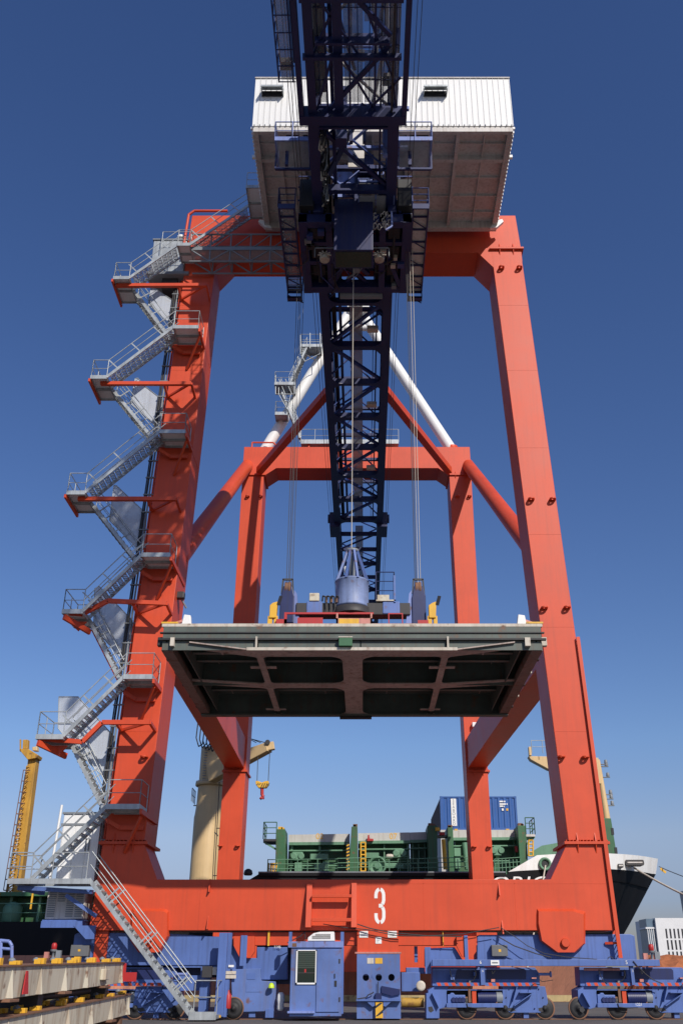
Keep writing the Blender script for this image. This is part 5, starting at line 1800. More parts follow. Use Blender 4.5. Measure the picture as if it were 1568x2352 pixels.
# red pipe under the duct and cables
part("red_pipe", MB().tube(at(1340, 2226, 38.0), at(1422, 2226, 38.0), 0.05, 8), M_PINK, crane)
part("drooping_cable", MB().pipe([at(x, y, 37.72) for x, y in ((1453, 2207), (1462, 2218), (1480, 2236), (1498, 2250), (1520, 2259))], 0.018, 5), M_DARK, crane)
part("drooping_cable", MB().pipe([at(x, y, 37.9) for x, y in ((1394, 2204), (1396, 2199), (1401, 2197), (1406, 2200), (1407, 2204))], 0.014, 5), M_DARK, crane)
for x, y in ((1497, 2203), (122, 2200)):
    b0 = at(x, y, 38.0)
    o = part("warning_beacon", MB().lathe((b0.x, b0.y, b0.z + 0.28), [(0.08, 0), (0.1, 0.02), (0.1, 0.16), (0.06, 0.22)], 12), M_CLEARRED, crane)
    part("beacon_base", MB().lathe((b0.x, b0.y, b0.z), [(0.05, 0), (0.05, 0.2), (0.12, 0.22), (0.12, 0.28)], 10).box(b0.x + 0.1, b0.x + 0.28, b0.y - 0.05, b0.y + 0.1, b0.z, b0.z + 0.25), M_GALVD, o)
    part("beacon_box", MB().box(b0.x - 0.32, b0.x - 0.16, b0.y - 0.05, b0.y + 0.1, b0.z, b0.z + 0.2), M_PINK, o)
part("red_post", MB().rect(222, 2132, 242, 2215, 38.15, 0.3), M_RED, crane, 0.01)

# ---- truck and posts left of the cabin
md = part("drive_truck", MB().plate([(530, 2226), (598, 2224), (600, 2252), (633, 2254), (636, 2270), (630, 2322), (560, 2324), (534, 2312)], 38.1, 1.0), M_BLUEW, crane, 0.015)
part("access_hatch", MB().rect(568, 2235, 586, 2249, 38.085, 0.02), BL, md)
part("access_hatch", MB().rect(566, 2256, 598, 2278, 38.085, 0.02), M_BLUEW, md)
part("foot_block", MB().rect(572, 2324, 586, 2336, 38.2, 0.4).rect(610, 2318, 628, 2337, 38.0, 0.4), BL, md)
c = at(537, 2321, 38.1)
w = part("wheel", MB().lathe((c.x, 38.1, 0.365), [(0.31, -0.06), (0.34, -0.07), (0.365, -0.06), (0.365, -0.02), (0.335, -0.01), (0.335, 0.14), (0.1, 0.14)], 32, 'y'), M_RUST, md)
part("wheel_hub", MB().lathe((c.x, 37.97, 0.365), [(0.33, 0.075), (0.335, 0.05), (0.2, 0.06), (0.10, 0.04), (0.08, 0.0), (0.03, -0.03)], 24, 'y'), M_BLACK, w)
part("fire_extinguisher", MB().lathe(tuple(at(523, 2316, 37.8)), [(0.1, 0), (0.11, 0.03), (0.11, 0.42), (0.04, 0.52), (0.04, 0.58)], 14), M_CLEARRED, crane)
part("wrapped_bundle", MB().lathe(tuple(at(644, 2321, 37.9)), [(0.08, 0), (0.13, 0.06), (0.11, 0.2), (0.14, 0.35), (0.12, 0.5), (0.07, 0.58)], 10), M_WHITE, crane)
part("lime_cap", MB().lathe(tuple(at(623, 2269, 37.9)), [(0.11, 0), (0.11, 0.02), (0.1, 0.09), (0.06, 0.15), (0.01, 0.17)], 16), paint("lime_plastic", (0.55, 0.75, 0.04), 0.4, 0.03, 0), crane)
gp = MB().rect(504, 2142, 512, 2335, 37.5, 0.16).rect(515, 2142, 523, 2330, 38.0, 0.16).rect(517, 2250, 520, 2336, 37.7, 0.1)
part("guide_post", gp, BL, crane, 0.008)
part("yellow_foot", MB().rect(500, 2331, 507, 2337, 37.45, 0.1), M_YEL, crane)
part("terminal_box", MB().rect(465, 2219, 486, 2245, 37.9, 0.25), M_DARK, crane, 0.01)
part("terminal_box", MB().rect(489, 2221, 497, 2239, 37.9, 0.2).rect(499, 2226, 505, 2248, 37.9, 0.15), M_PALE, crane, 0.01)
part("label_plate", MB().rect(517, 2230, 542, 2237.5, 37.95, 0.03).rect(517, 2239, 542, 2247, 37.95, 0.03), M_PALE, crane)
part("label_plate", MB().rect(525, 2216, 537, 2221, 37.95, 0.03), M_WHITE, crane)
part("lower_frame", MB().rect(395, 2217, 500, 2222, 38.3, 0.5).rect(462, 2222, 478, 2330, 38.3, 0.4).rect(400, 2240, 462, 2275, 38.6, 0.3).rect(455, 2290, 500, 2294, 38.5, 0.4), BL, crane)
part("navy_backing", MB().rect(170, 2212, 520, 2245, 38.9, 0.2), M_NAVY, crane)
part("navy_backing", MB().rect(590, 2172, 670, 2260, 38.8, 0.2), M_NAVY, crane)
for k, (x, y) in enumerate(((618, 2186), (625, 2186), (618, 2197), (632, 2188))):
    part("small_label", MB().rect(x - 3, y - 5, x + 4, y + 4, 38.75, 0.02), M_GALV, crane)
text("faded_number", "1146", M_WHITE, crane, at(637, 2177.5, 38.2), 0.13)

# ---- checker's cabin
x0, x1, yt_, yb_2 = 664, 785, 2164, 2334
cb0, cb1 = at(x0, yb_2, 37.0), at(x1, yt_, 37.0)
cabin = part("checker_cabin", MB().box(cb0.x, cb1.x, 37.0, 38.6, max(0.06, cb0.z), cb1.z), M_BLUEW, crane, 0.015)
part("roof_rim", MB().rect(662, 2162, 788, 2176, 36.94, 0.06), M_LBLUE, cabin, 0.006)
w0, w1 = at(678.5, 2260.5, 36.96), at(727, 2181.5, 36.96)
fm = MB().box(w0.x, w0.x + 0.05, 36.95, 37.0, w0.z, w1.z).box(w1.x - 0.035, w1.x, 36.95, 37.0, w0.z, w1.z).box(w0.x, w1.x, 36.95, 37.0, w0.z, w0.z + 0.05).box(w0.x, w1.x, 36.95, 37.0, w1.z - 0.03, w1.z)
part("window_frame", fm, M_WHITE, cabin)
part("window_pane", MB().box(w0.x + 0.05, w1.x - 0.035, 36.975, 36.99, w0.z + 0.05, w1.z - 0.03), M_GLASS, cabin)
sl_ = paint("blind_slat_green", (0.035, 0.055, 0.042), 0.5, 0.1, 0.1)
for k in range(9):
    z = w1.z - 0.06 - k * 0.06
    part("blind_slat", MB().box(w0.x + 0.06, w1.x - 0.045, 36.969, 36.974, z - 0.042, z), sl_, cabin)
part("window_bar", MB().box(w0.x + 0.05, w1.x - 0.035, 36.965, 36.975, (w0.z + w1.z) / 2 - 0.2, (w0.z + w1.z) / 2 - 0.17), M_DARK, cabin)
part("red_reflection", MB().box(w0.x + 0.30, w0.x + 0.36, 36.972, 36.975, w0.z + 0.35, w0.z + 0.48), M_CLEARRED, cabin)  # flat red patch painted as a reflection in the glass
dr = part("door", MB().rect(728, 2180, 779, 2324, 36.955, 0.045), M_BLUEW, cabin, 0.008)
part("door_handle", MB().rect(767.5, 2236, 769.5, 2246, 36.92, 0.03).rect(768, 2252, 773, 2265, 36.93, 0.03), M_BLACK, dr)
part("door_hinge", MB().rect(778, 2202, 781, 2212, 36.93, 0.03).rect(778, 2290, 781, 2300, 36.93, 0.03), M_DARK, cabin)
part("corner_post", MB().rect(782, 2140, 788, 2328, 37.15, 0.2).rect(664, 2140, 670, 2164, 37.2, 0.2), BL, cabin)
part("step_plate", MB().rect(660, 2322, 722, 2327, 36.9, 0.1), M_LBLUE, cabin)
ac0 = at(706, 2161, 37.1)
ac1 = at(768, 2139, 37.1)
pts = pl([(706, 2161), (707, 2153), (720, 2143), (734, 2140), (767, 2139.5), (768, 2161)], 37.1)
ac = part("air_conditioner", MB().prism_y(pts, 37.1, 37.9), M_WHITE, cabin, 0.02)
for k in range(17):
    for j in range(3):
        q0 = at(717 + k * 2.5, 2145 + j * 4.0, 37.09)
        part("grille_slot", MB().box(q0.x, q0.x + 0.022, 37.088, 37.098, q0.z - 0.045, q0.z), M_DARK, ac) if not (k < 3 and j == 0) else None
part("rust_patch", MB().rect(671, 2166, 681, 2174, 36.93, 0.008), M_RUST, cabin)

# ---- buffer pedestal with three round holes
px0_, px1_ = 819, 918
p0, p1 = at(px0_, 2338, 37.7), at(px1_, 2191, 37.7)


def plate_with_holes(x0, x1, z0, z1, y0, y1, holes, r, n=24):
    """front plate split in columns so that each round hole is really open"""
    mb = MB()
    hz = holes[0][1]
    half = 0.17
    mb.box(x0, x1, y0, y1, z0, hz - half)
    mb.box(x0, x1, y0, y1, hz + half, z1)
    cx_ = x0
    for hx, _ in holes:
        mb.box(cx_, hx - half, y0, y1, hz - half, hz + half) if hx - half - cx_ > 1e-3 else None
        cx_ = hx + half
        outer, inner = [], []
        for i in range(n):
            a = 2 * math.pi * i / n
            ca, sa = math.cos(a), math.sin(a)
            m = max(abs(ca), abs(sa))
            outer.append((hx + half * ca / m, hz + half * sa / m))
            inner.append((hx + r * ca, hz + r * sa))
        vs = [(x, y0, z) for x, z in outer] + [(x, y0, z) for x, z in inner] + [(x, y1, z) for x, z in inner]
        mb.add(vs, [(i, (i + 1) % n, n + (i + 1) % n, n + i) for i in range(n)] + [(n + i, n + (i + 1) % n, 2 * n + (i + 1) % n, 2 * n + i) for i in range(n)])
    mb.box(cx_, x1, y0, y1, hz - half, hz + half)
    return mb


hz_ = at(870, 2244.6, 37.7).z
holes = [(at(x, 2244, 37.7).x, hz_) for x in (840, 869.5, 898.6)]
ped = part("pedestal", plate_with_holes(p0.x, p1.x, 0.05, p1.z, 37.7, 37.76, holes, 0.115), M_BLUEW, crane)
part("pedestal_side", MB().box(p0.x, p0.x + 0.05, 37.76, 38.7, 0.05, p1.z).box(p1.x - 0.05, p1.x, 37.76, 38.7, 0.05, p1.z).box(p0.x + 0.05, p1.x - 0.05, 38.6, 38.7, 0.05, p1.z), M_NAVY, ped)
hr_ = MB()
for hx, hz in holes:
    hr_.lathe((hx, 37.68, hz), [(0.115, 0.02), (0.115, 0.0), (0.13, 0.0), (0.13, 0.02)], 24, 'y')
text("pedestal_letter", "A", M_BLUE, ped, (at(854, 2250, 37.69).x, 37.693, at(854, 2248.5, 37.69).z), 0.22)
part("data_plate", MB().rect(843, 2200, 858, 2213, 37.69, 0.01), M_PALE, ped)
part("data_plate", MB().rect(861, 2200, 878, 2213, 37.69, 0.01), M_YEL, ped)
part("pedestal_shelf", MB().rect(818, 2295, 920, 2299, 37.45, 0.3).plate([(840, 2299), (860, 2299), (860, 2310), (855, 2312)], 37.5, 0.2).plate([(880, 2299), (900, 2299), (885, 2312), (880, 2310)], 37.5, 0.2), BL, ped)
o = part("striped_post", MB().rect(862, 2302, 879, 2338, 37.5, 0.16), M_YEL, ped)
part("black_stripe", MB().plate([(862, 2310), (872, 2303), (879, 2303), (862, 2316)], 37.495, 0.004).plate([(862, 2334), (879, 2318), (879, 2326), (866, 2334)], 37.495, 0.004), M_BLACK, o)
part("rail_bracket", MB().rect(862, 2281, 876, 2295, 37.55, 0.15).plate([(876, 2264), (918, 2272), (918, 2283), (900, 2287), (876, 2280)], 37.6, 0.1), M_NAVY, ped)
part("coiled_cable", MB().pipe([at(x, y, 37.55) for x, y in ((820, 2294), (840, 2291), (846, 2284), (853, 2282), (858, 2278))], 0.02, 5), M_DARK, ped)
part("rod", MB().tube(at(868, 2254, 37.6), at(868, 2282, 37.6), 0.015, 5), M_DARK, ped)

# ---- gear between the pedestal and the right truck
part("buffer_motor", MB().rect(921, 2233, 965, 2277, 38.4, 0.5).rect(932, 2222, 975, 2236, 38.5, 0.4), BL, crane, 0.02)
part("hose_reel", MB().lathe(tuple(at(966, 2264, 38.1)), [(0.10, 0.0), (0.17, 0.0), (0.17, 0.03), (0.10, 0.03)], 16, 'y'), M_PALE, crane)
part("yellow_drum", MB().tube(at(922, 2302, 38.5), at(972, 2302, 38.5), 0.16, 14), paint("rusty_yellow", (0.45, 0.26, 0.04), 0.7, 0.3, 0.3, rust=0.5), crane)
part("hanger_post", MB().rect(975, 2175, 990, 2236, 38.1, 0.2).rect(951, 2173, 959, 2210, 38.6, 0.2), BL, crane)
for x, y in ((835, 2300),):
    pass

# ================================================================== ship alongside
ship = thing("cargo_ship", "black hulled cargo ship with green deck works and white bow moored behind the crane", "ship", (-10, 70, -2.6))


def stem_x(z):
    return 22.1 + (z - 8.0) * 0.28 if z > 8 else 22.1 - (8.0 - max(z, -1.0)) * 0.74


def near_y(x, z):
    zz = min(z, 7.9)
    t = min(1, max(0, (zz + 2.6) / 10.5))
    xs = 2.0 + 7.0 * t
    xe = stem_x(zz) + max(0.0, z - 7.9) * 0.28
    if x <= xs:
        return 66.0
    u = min(1.0, (x - xs) / (xe - xs))
    return 66.0 + 11.0 * (u ** 2.3)


def deck_z(x):
    if x < -9.0:
        return 4.5
    if x < -6.9:
        return 6.2 + (x + 9.0) / 2.1 * 1.1
    if x < 9.4:
        return 7.35
    if x < 11.4:
        return 7.5 + (x - 9.4) / 2.0 * 1.05
    return 8.55 + (x - 11.4) / 11.1 * 0.9


def band_z(x):
    return 7.35 if x < 9.4 else 7.52 + (x - 9.4) / 12.7 * 0.8


def hull():
    mb = MB()
    xs = [-60, -40, -25, -9.01, -8.99, -7.9, -6.9, -4, 0, 3, 6, 8, 9.39, 9.4, 10.0, 10.7, 11.4, 12.4, 13.5, 14.6, 15.8, 17, 18.2, 19.2, 20.2, 21, 21.7, 22.5]
    rows = []
    for x in xs:
        top = deck_z(x)
        bz = min(band_z(x), top - 0.001)
        zs = [-2.6, 0.0, 2.55, 3.6, 5.0, bz if x >= 9.4 else min(6.2, top - 0.001), top]
        if top < 5:
            zs = [-2.6, 0.0, 2.55, 3.2, 3.9, 4.2, top]
        rows.append((x, zs))
    vs = []
    for x, zs in rows:
        for z in zs:
            xx = min(x, stem_x(z) - 0.002)
            vs.append((xx, near_y(xx, z), z))
    n = 7
    for i in range(len(rows) - 1):
        for j in range(n - 1):
            mb.m = 1 if j < 2 else (2 if (j == 5 and rows[i][0] >= 9.4) else 0)
            a = i * n + j
            mb.add([vs[a], vs[a + n], vs[a + n + 1], vs[a + 1]], [(0, 1, 2, 3)], True)
    # far side (mirrored) and deck
    mir = [(x, 154.0 - y, z) for x, y, z in vs]
    for i in range(len(rows) - 1):
        for j in range(n - 1):
            mb.m = 1 if j < 2 else (2 if (j == 5 and rows[i][0] >= 9.4) else 0)
            p = i * n + j
            mb.add([mir[p], mir[p + 1], mir[p + n + 1], mir[p + n]], [(0, 1, 2, 3)], True)
        mb.m = 0
        a = vs[i * n + n - 1]
        b = vs[(i + 1) * n + n - 1]
        za, zb = min(a[2], 7.35) - 0.05, min(b[2], 7.35) - 0.05
        xa_, xb_ = min(a[0], stem_x(za) - 0.1), min(b[0], stem_x(zb) - 0.1)
        ya_, yb_ = near_y(xa_, za) + 0.03, near_y(xb_, zb) + 0.03
        mb.add([(xa_, ya_, za), (xb_, yb_, zb), (xb_, 154.0 - yb_, zb), (xa_, 154.0 - ya_, za)], [(0, 1, 2, 3)])
    return part("hull", mb, [M_HULL, M_HULLR, paint("bow_white", (0.80, 0.80, 0.78), 0.5, 0.06, 0.12, (0.42, 0.30, 0.2), streak=3.0)], ship)


h_ = hull()
part("rubbing_strake", MB().box(-6.9, 9.2, 65.86, 66.0, 7.22, 7.42), M_HULL, ship, 0.03)
part("rail_pipe", MB().tube((-6.9, 65.9, 7.46), (9.2, 65.9, 7.46), 0.05, 8), M_GALVD, ship)


def A(zx, zy):
    return (602 + 0.21597 * zx, 1815.4 + 0.21597 * zy)


def B(zx, zy):
    return (921.8 + 0.21597 * zx, 1815.4 + 0.21597 * zy)


def rz(fn, x0, y0, x1, y1, Y, dep):
    a, b = fn(x0, y0), fn(x1, y1)
    return MB().rect(a[0], a[1], b[0], b[1], Y, dep)


GR, LG = M_GREEN, M_LGREEN
# coaming walls
for fn, x0, x1, yt0, yt1, ym, tl in ((A, 283, 930, 470, 460, 550, 'a'), (A, 1020, 1570, 455, 445, 535, 'b'), (B, 92, 270, 446, 440, 525, 'c'), (B, 545, 1232, 425, 418, 500, 'd')):
    part("coaming_top", MB().plate([fn(x0, yt0), fn(x1, yt1), fn(x1, ym - 5), fn(x0, ym)], 69.6, 0.4), M_OFFW if False else paint("coaming_grey", (0.50, 0.49, 0.46), 0.6, 0.08, 0.2, (0.25, 0.2, 0.16)) if tl == 'a' else bpy.data.materials["coaming_grey"], ship)
    part("coaming_ledge", MB().plate([fn(x0, ym), fn(x1, ym - 5), fn(x1, ym + 25), fn(x0, ym + 30)], 69.2, 0.8), LG, ship)
    part("coaming_wall", rz(fn, x0, ym + 20, x1, 890, 70.3, 0.3), GR, ship)
    n = max(2, int((x1 - x0) / 270))
    for k in range(n + 1):
        x = x0 + 20 + (x1 - x0 - 50) * k / n
        part("coaming_rib", rz(fn, x, ym + 25, x + 16, 872, 69.5, 0.8), LG, ship)
    part("pipe_run", MB().tube(at(*fn(x0, ym + 92), 69.4), at(*fn(x1, ym + 88), 69.4), 0.06, 8).tube(at(*fn(x0, ym + 250), 69.3), at(*fn(x1, ym + 250), 69.3), 0.05, 8), LG, ship)
# deck fittings
for bx, tx in ((612, "02"), (1392, "07")):
    q_ = at(*A(bx, 515), 69.59)
    text("coaming_number", tx, M_YEL, ship, q_, 0.55, ext=0.002)
for fn, x0, y0, x1, y1 in ((A, 320, 652, 430, 742), (A, 1410, 622, 1512, 712), (B, 975, 585, 1060, 690), (A, 510, 672, 700, 732), (A, 345, 765, 420, 860), (A, 555, 770, 640, 860),
                           (A, 640, 755, 705, 855), (A, 1090, 660, 1240, 720), (A, 1285, 770, 1500, 825), (B, 555, 610, 630, 700), (B, 565, 710, 625, 830)):
    o = part("deck_locker", rz(fn, x0, y0, x1, y1, 69.0, 0.9), LG, ship, 0.03)
    if (y1 - y0) > 80 and (x1 - x0) > 80 and y0 < 700:
        c = at(*fn((x0 + x1) / 2, (y0 + y1) / 2), 68.98)
        for s in (-1, 1):
            part("locker_port", MB().lathe((c.x + s * 0.26, 68.95, c.z), [(0.22, 0.05), (0.22, 0.0), (0.17, -0.02)], 16, 'y'), LG, o)
c = at(*A(1222, 798), 68.8)
part("fan_housing", MB().lathe((c.x, 68.7, c.z), [(0.6, 0.3), (0.62, 0.0), (0.5, 0.0), (0.48, 0.25), (0.2, 0.25), (0.2, 0.05)], 28, 'y'), LG, ship)
part("covered_bundle", rz(A, 1312, 672, 1398, 722, 68.8, 0.5), M_PALE, ship, 0.15)
part("red_winch", MB().plate([A(1112, 538), A(1118, 515), A(1122, 470), A(1138, 470), A(1142, 510), A(1182, 512), A(1182, 538)], 69.0, 0.4), M_CLEARRED, ship, 0.03)
part("red_valve", rz(B, 1205, 592, 1238, 655, 68.6, 0.3), M_CLEARRED, ship, 0.03)
part("red_pump", rz(B, 1265, 602, 1302, 632, 68.6, 0.4), M_PINK, ship, 0.03)
part("red_valve", rz(B, 400, 440, 460, 475, 68.2, 0.3), M_CLEARRED, ship, 0.03)
# lashing posts
for fn, x0, yt_, x1, side, bx0, bx1 in ((A, 150, 410, 246, 0, 138, 250), (A, 950, 382, 1012, 0, 912, 1015), (B, 272, 372, 378, 0, 290, 380), (B, 482, 392, 545, 0, 498, 560), (B, 1230, 372, 1322, 0, 1262, 1345)):
    t0, t1, b0, b1 = at(*fn(x0, yt_), 68.2), at(*fn(x1, yt_), 68.2), at(*fn(bx0, 870), 68.2), at(*fn(bx1, 870), 68.2)
    zb = 7.3
    part("lashing_post", MB().hexa([(b0.x, 68.2, zb), (b1.x, 68.2, zb), (b1.x, 70.4, zb), (b0.x, 70.4, zb)], [(t0.x, 68.2, t0.z), (t1.x, 68.2, t1.z), (t1.x, 70.4, t1.z), (t0.x, 70.4, t0.z)]), GR, ship, 0.03)
    part("post_cap", MB().box(t0.x + 0.1, t0.x + 0.4, 68.5, 69.0, t0.z, t0.z + 0.2).box(t1.x - 0.3, t1.x - 0.1, 68.5, 69.0, t0.z, t0.z + 0.15), M_YEL if fn is A and x0 < 300 else M_RUST, ship)
# platforms beside the end posts
for fn, xa, xb, yf, sgn in ((A, 12, 150, 515, -1), (B, 1322, 1418, 465, 1)):
    a, b = at(*fn(xa, yf), 68.2), at(*fn(xb, yf), 68.2)
    o = part("post_platform", MB().box(a.x, b.x, 68.2, 70.2, a.z - 0.15, a.z), M_DARK if sgn < 0 else M_OFFW, ship)
    part("railing", railing([(a.x if sgn < 0 else b.x, 70.2, a.z), (a.x if sgn < 0 else b.x, 68.2, a.z), (b.x if sgn < 0 else a.x, 68.2, a.z)], 1.1, 0.035, 1.0, 2), GR, o)
    c1 = at(*fn(150 if sgn < 0 else 1322, yf + 110), 68.4)
    part("platform_strut", MB().bar((a.x if sgn < 0 else b.x, 68.5, a.z - 0.15), (c1.x, 68.5, c1.z), 0.12, 0.12), LG, o)
# ladders
for fn, xa, xb, yt_, yb_ in ((A, 1048, 1096, 552, 858), (B, 1348, 1395, 530, 695)):
    mb = MB()
    for x in (xa, xb):
        mb.tube(at(*fn(x, yt_), 68.0), at(*fn(x, yb_), 68.0), 0.06, 6)
    n = int((yb_ - yt_) / 41)
    for k in range(n + 1):
        y = yt_ + (yb_ - yt_) * k / n
        mb.tube(at(*fn(xa, y), 68.0), at(*fn(xb, y), 68.0), 0.05, 6)
    part("ladder", mb, M_YEL, ship)
zs_ = part("hazard_strip", rz(A, 898, 560, 925, 855, 68.15, 0.1), M_BLACK, ship)
for k in range(8):
    y = 568 + k * 36
    part("yellow_band", MB().plate([A(896, y + 12), A(927, y), A(927, y + 14), A(896, y + 26)], 68.13, 0.02), M_YEL, zs_)
part("yellow_pole", MB().tube(at(*B(445, 520), 68.0), at(*B(465, 838), 68.0), 0.14, 12), M_YEL, ship)
part("vent_pipe", MB().tube(at(*B(668, 555), 69.0), at(*B(702, 838), 69.0), 0.2, 12), LG, ship)
part("yellow_valve", MB().tube(at(*B(380, 395), 68.1), at(*B(380, 430), 68.1), 0.16, 10), M_YEL, ship)
part("post_crosswalk", rz(B, 378, 472, 482, 490, 68.4, 1.0), M_GALVD, ship)
# deck rails
rl = MB()
for fn, x0, x1 in ((A, 62, 800), (A, 800, 1570), (B, -40, 700), (B, 985, 1260)):
    for y in (742, 790, 840):
        rl.tube(at(*fn(x0, y - (x0 + x1) * 0.008 if fn is A else y - 12), 66.6), at(*fn(x1, y - (x0 + x1) * 0.016 if fn is A else y - 32), 66.6), 0.028, 6)
    n = 7
    for k in range(n + 1):
        x = x0 + (x1 - x0) * k / n
        p = at(*fn(x, 730), 66.6)
        rl.tube((p.x, 66.6, 7.35), (p.x, 66.6, p.z), 0.03, 6)
part("deck_railing", rl, LG, ship)
gp = MB()
for k in range(6):
    p = at(*A(70 + k * 13, 770), 67.0)
    gp.tube((p.x, 67, 7.35), (p.x + 0.15 * (k % 2), 67, p.z), 0.06, 6)
part("gas_pipe", gp, M_YEL, ship)
part("fairlead", MB().lathe((-7.6, 66.2, 7.3), [(0.25, 0), (0.3, 0.1), (0.25, 0.3), (0.1, 0.4)], 12), M_BLACK, ship)
part("fairlead", MB().lathe((-9.7, 66.2, 5.9), [(0.25, 0), (0.3, 0.1), (0.25, 0.3), (0.1, 0.4)], 12), M_BLACK, ship)
# bow fittings
c = at(1250, 1984.5, 66.0)
yb = near_y(c.x, c.z)
c = at(1250, 1984.5, yb)
hp = part("mooring_pipe", MB().lathe((c.x, yb - 0.25, c.z), [(0.34, 0.3), (0.42, 0.12), (0.40, 0.0), (0.28, 0.02), (0.2, 0.25)], 24, 'y'), LG, ship)
part("pipe_mouth", MB().lathe((c.x, yb - 0.12, c.z), [(0.22, 0), (0.1, 0.02)], 16, 'y'), M_BLACK, hp)
for x, y, w, hgt in ((1281, 1987, 7, 4), (1422, 1989, 6, 4), (1449, 1984, 21, 6)):
    c = at(x, y, 68)
    yy = near_y(c.x, c.z)
    for _ in range(4):
        c = at(x, y, yy)
        yy = near_y(c.x, c.z)
    k = (yy * 0.9 + 3) / FPX
    yy = near_y(c.x - w * k, c.z)
    part("bulwark_opening", MB().prism_y([(c.x - w * k, c.z - hgt * k * 0.6), (c.x - w * k * 0.9, c.z - hgt * k), (c.x + w * k * 0.9, c.z - hgt * k), (c.x + w * k, c.z - hgt * k * 0.6),
                                          (c.x + w * k, c.z + hgt * k * 0.6), (c.x + w * k * 0.9, c.z + hgt * k), (c.x - w * k * 0.9, c.z + hgt * k), (c.x - w * k, c.z + hgt * k * 0.6)], yy - 0.12, yy + 0.8), M_DARK, ship)
    part("opening_bar", MB().box(c.x - w * k * 0.8, c.x + w * k * 0.8, yy - 0.16, yy - 0.12, c.z - 0.04, c.z + 0.05), M_OFFW, ship)
part("bow_deck", MB().prism_z([(9.4, 67.2), (12, 67.8), (15, 70), (18, 73.4), (20, 76.4), (20, 77.6), (18, 80.6), (15, 84), (9.4, 86.5)], 7.2, 7.4), M_GREEN, ship)
part("breakwater", MB().prism_y(pl([(1205, 1965), (1243, 1942), (1310, 1930), (1310, 1970)], 72), 72, 72.3), LG, ship)
part("mast_house", MB().prism_y(pl([(1320, 1985), (1322, 1876), (1402, 1879), (1419, 1985)], 75.4), 75.4, 78.6), GR, ship, 0.04)
for k in range(2):
    part("house_port", MB().box(18.75 + k * 0.1, 18.95 + k * 0.1, 75.37, 75.4, 11.0 - k * 1.4, 11.5 - k * 1.4), M_BLACK, ship)
ma, mb_ = at(1393, 1885, 77), at(1372, 1745, 77)
part("mast", MB().tube(ma, mb_, 0.28, 14, 0.16), M_CREAM, ship)
ml = MB()
for y in (1755, 1760, 1785, 1825, 1835, 1850):
    t = (1885 - y) / 140
    c = ma.lerp(mb_, t)
    ml.box(c.x + 0.2, c.x + 0.75, 76.9, 77.1, c.z - 0.05, c.z)
    ml.lathe((c.x + 0.6, 77, c.z), [(0.12, 0), (0.14, 0.05), (0.12, 0.3), (0.08, 0.34)], 10)
part("mast_lamp", ml, M_GALVD, ship)
ld = MB()
for dx in (-0.75, -0.35):
    ld.tube(ma + Vector((dx, -0.3, -1)), mb_ + Vector((dx, -0.3, 0)), 0.03, 5)
for k in range(24):
    c = ma.lerp(mb_, k / 24)
    ld.tube(c + Vector((-0.75, -0.3, 0)), c + Vector((-0.35, -0.3, 0)), 0.025, 5)
part("mast_ladder", ld, M_GALV, ship)
ca = at(1217, 1738, 77)
part("yellow_outrigger", MB().prism_y(pl([(1213, 1736), (1373, 1740), (1380, 1800), (1320, 1790), (1257, 1765), (1218, 1744)], 76.6), 76.6, 77.4), M_CREAM, ship, 0.03)
part("outrigger_railing", railing([(ca.x, 76.1, ca.z + 0.1), (ca.x + 2.6, 76.1, ca.z + 0.1)], 1.0, 0.03, 0.8), M_GALV, ship)
part("outrigger_lamp", MB().box(ca.x - 0.25, ca.x - 0.05, 76, 76.4, ca.z - 0.1, ca.z + 0.6), M_CREAM, ship, 0.04)
# ship's name on the bow, italic capitals
c = at(1126, 2025.5, 65.95)
text("ship_name", "ORICA", M_WHITE, ship, (c.x - 0.15, 65.97, 6.35), 1.25, shear=0.25, sx=1.25, align='LEFT', ext=0.004)
# aft part on the left
o = part("aft_gallery", MB().box(-40, -9.2, 68.5, 69, 4.5, 6.25).box(-40, -9.2, 67.0, 69.0, 6.1, 6.35), GR, ship)
for k in range(12):
    part("gallery_rib", MB().box(-31 + k * 1.9, -30.85 + k * 1.9, 67.6, 68.5, 4.5, 6.1), LG, o)
part("gallery_railing", railing([(-36, 66.4, 4.5), (-9.5, 66.4, 4.5)], 1.1, 0.03, 1.7), LG, o)
for x in (-23.0, -28.2):
    part("deck_tank", MB().lathe((x, 67.2, 4.5), [(0.5, 0), (0.6, 0.1), (0.6, 0.9), (0.45, 1.15), (0.1, 1.25)], 18), LG, o)
for k in range(3):
    part("yellow_post", MB().box(-26.2 + k * 2.2, -26.1 + k * 2.2, 66.9, 67, 5.3, 6.3), M_YEL, o)
part("red_fitting", MB().box(-26.8, -25.9, 67, 68, 6.35, 6.75), M_CLEARRED, o, 0.05)

# ================================================================== container on the ship
ct = thing("freight_container", "blue corrugated freight container lettered SEABOARD standing on the ship's coaming", "container", (9, 80, 11.6))
cx0, cx1 = 6.0, 12.05
cz0, cz1 = 11.65, 14.2
cy = 77.6


def corrugated(x0, x1, y, z0, z1, n):
    mb = MB()
    pts = []
    w = (x1 - x0) / n
    for k in range(n):
        x = x0 + k * w
        pts += [(x, y), (x + 0.35 * w, y), (x + 0.5 * w, y + 0.05), (x + 0.85 * w, y + 0.05)]
    pts.append((x1, y))
    vs = [(a, b, z0) for a, b in pts] + [(a, b, z1) for a, b in pts]
    m = len(pts)
    mb.add(vs, [(i, i + 1, m + i + 1, m + i) for i in range(m - 1)])
    return mb


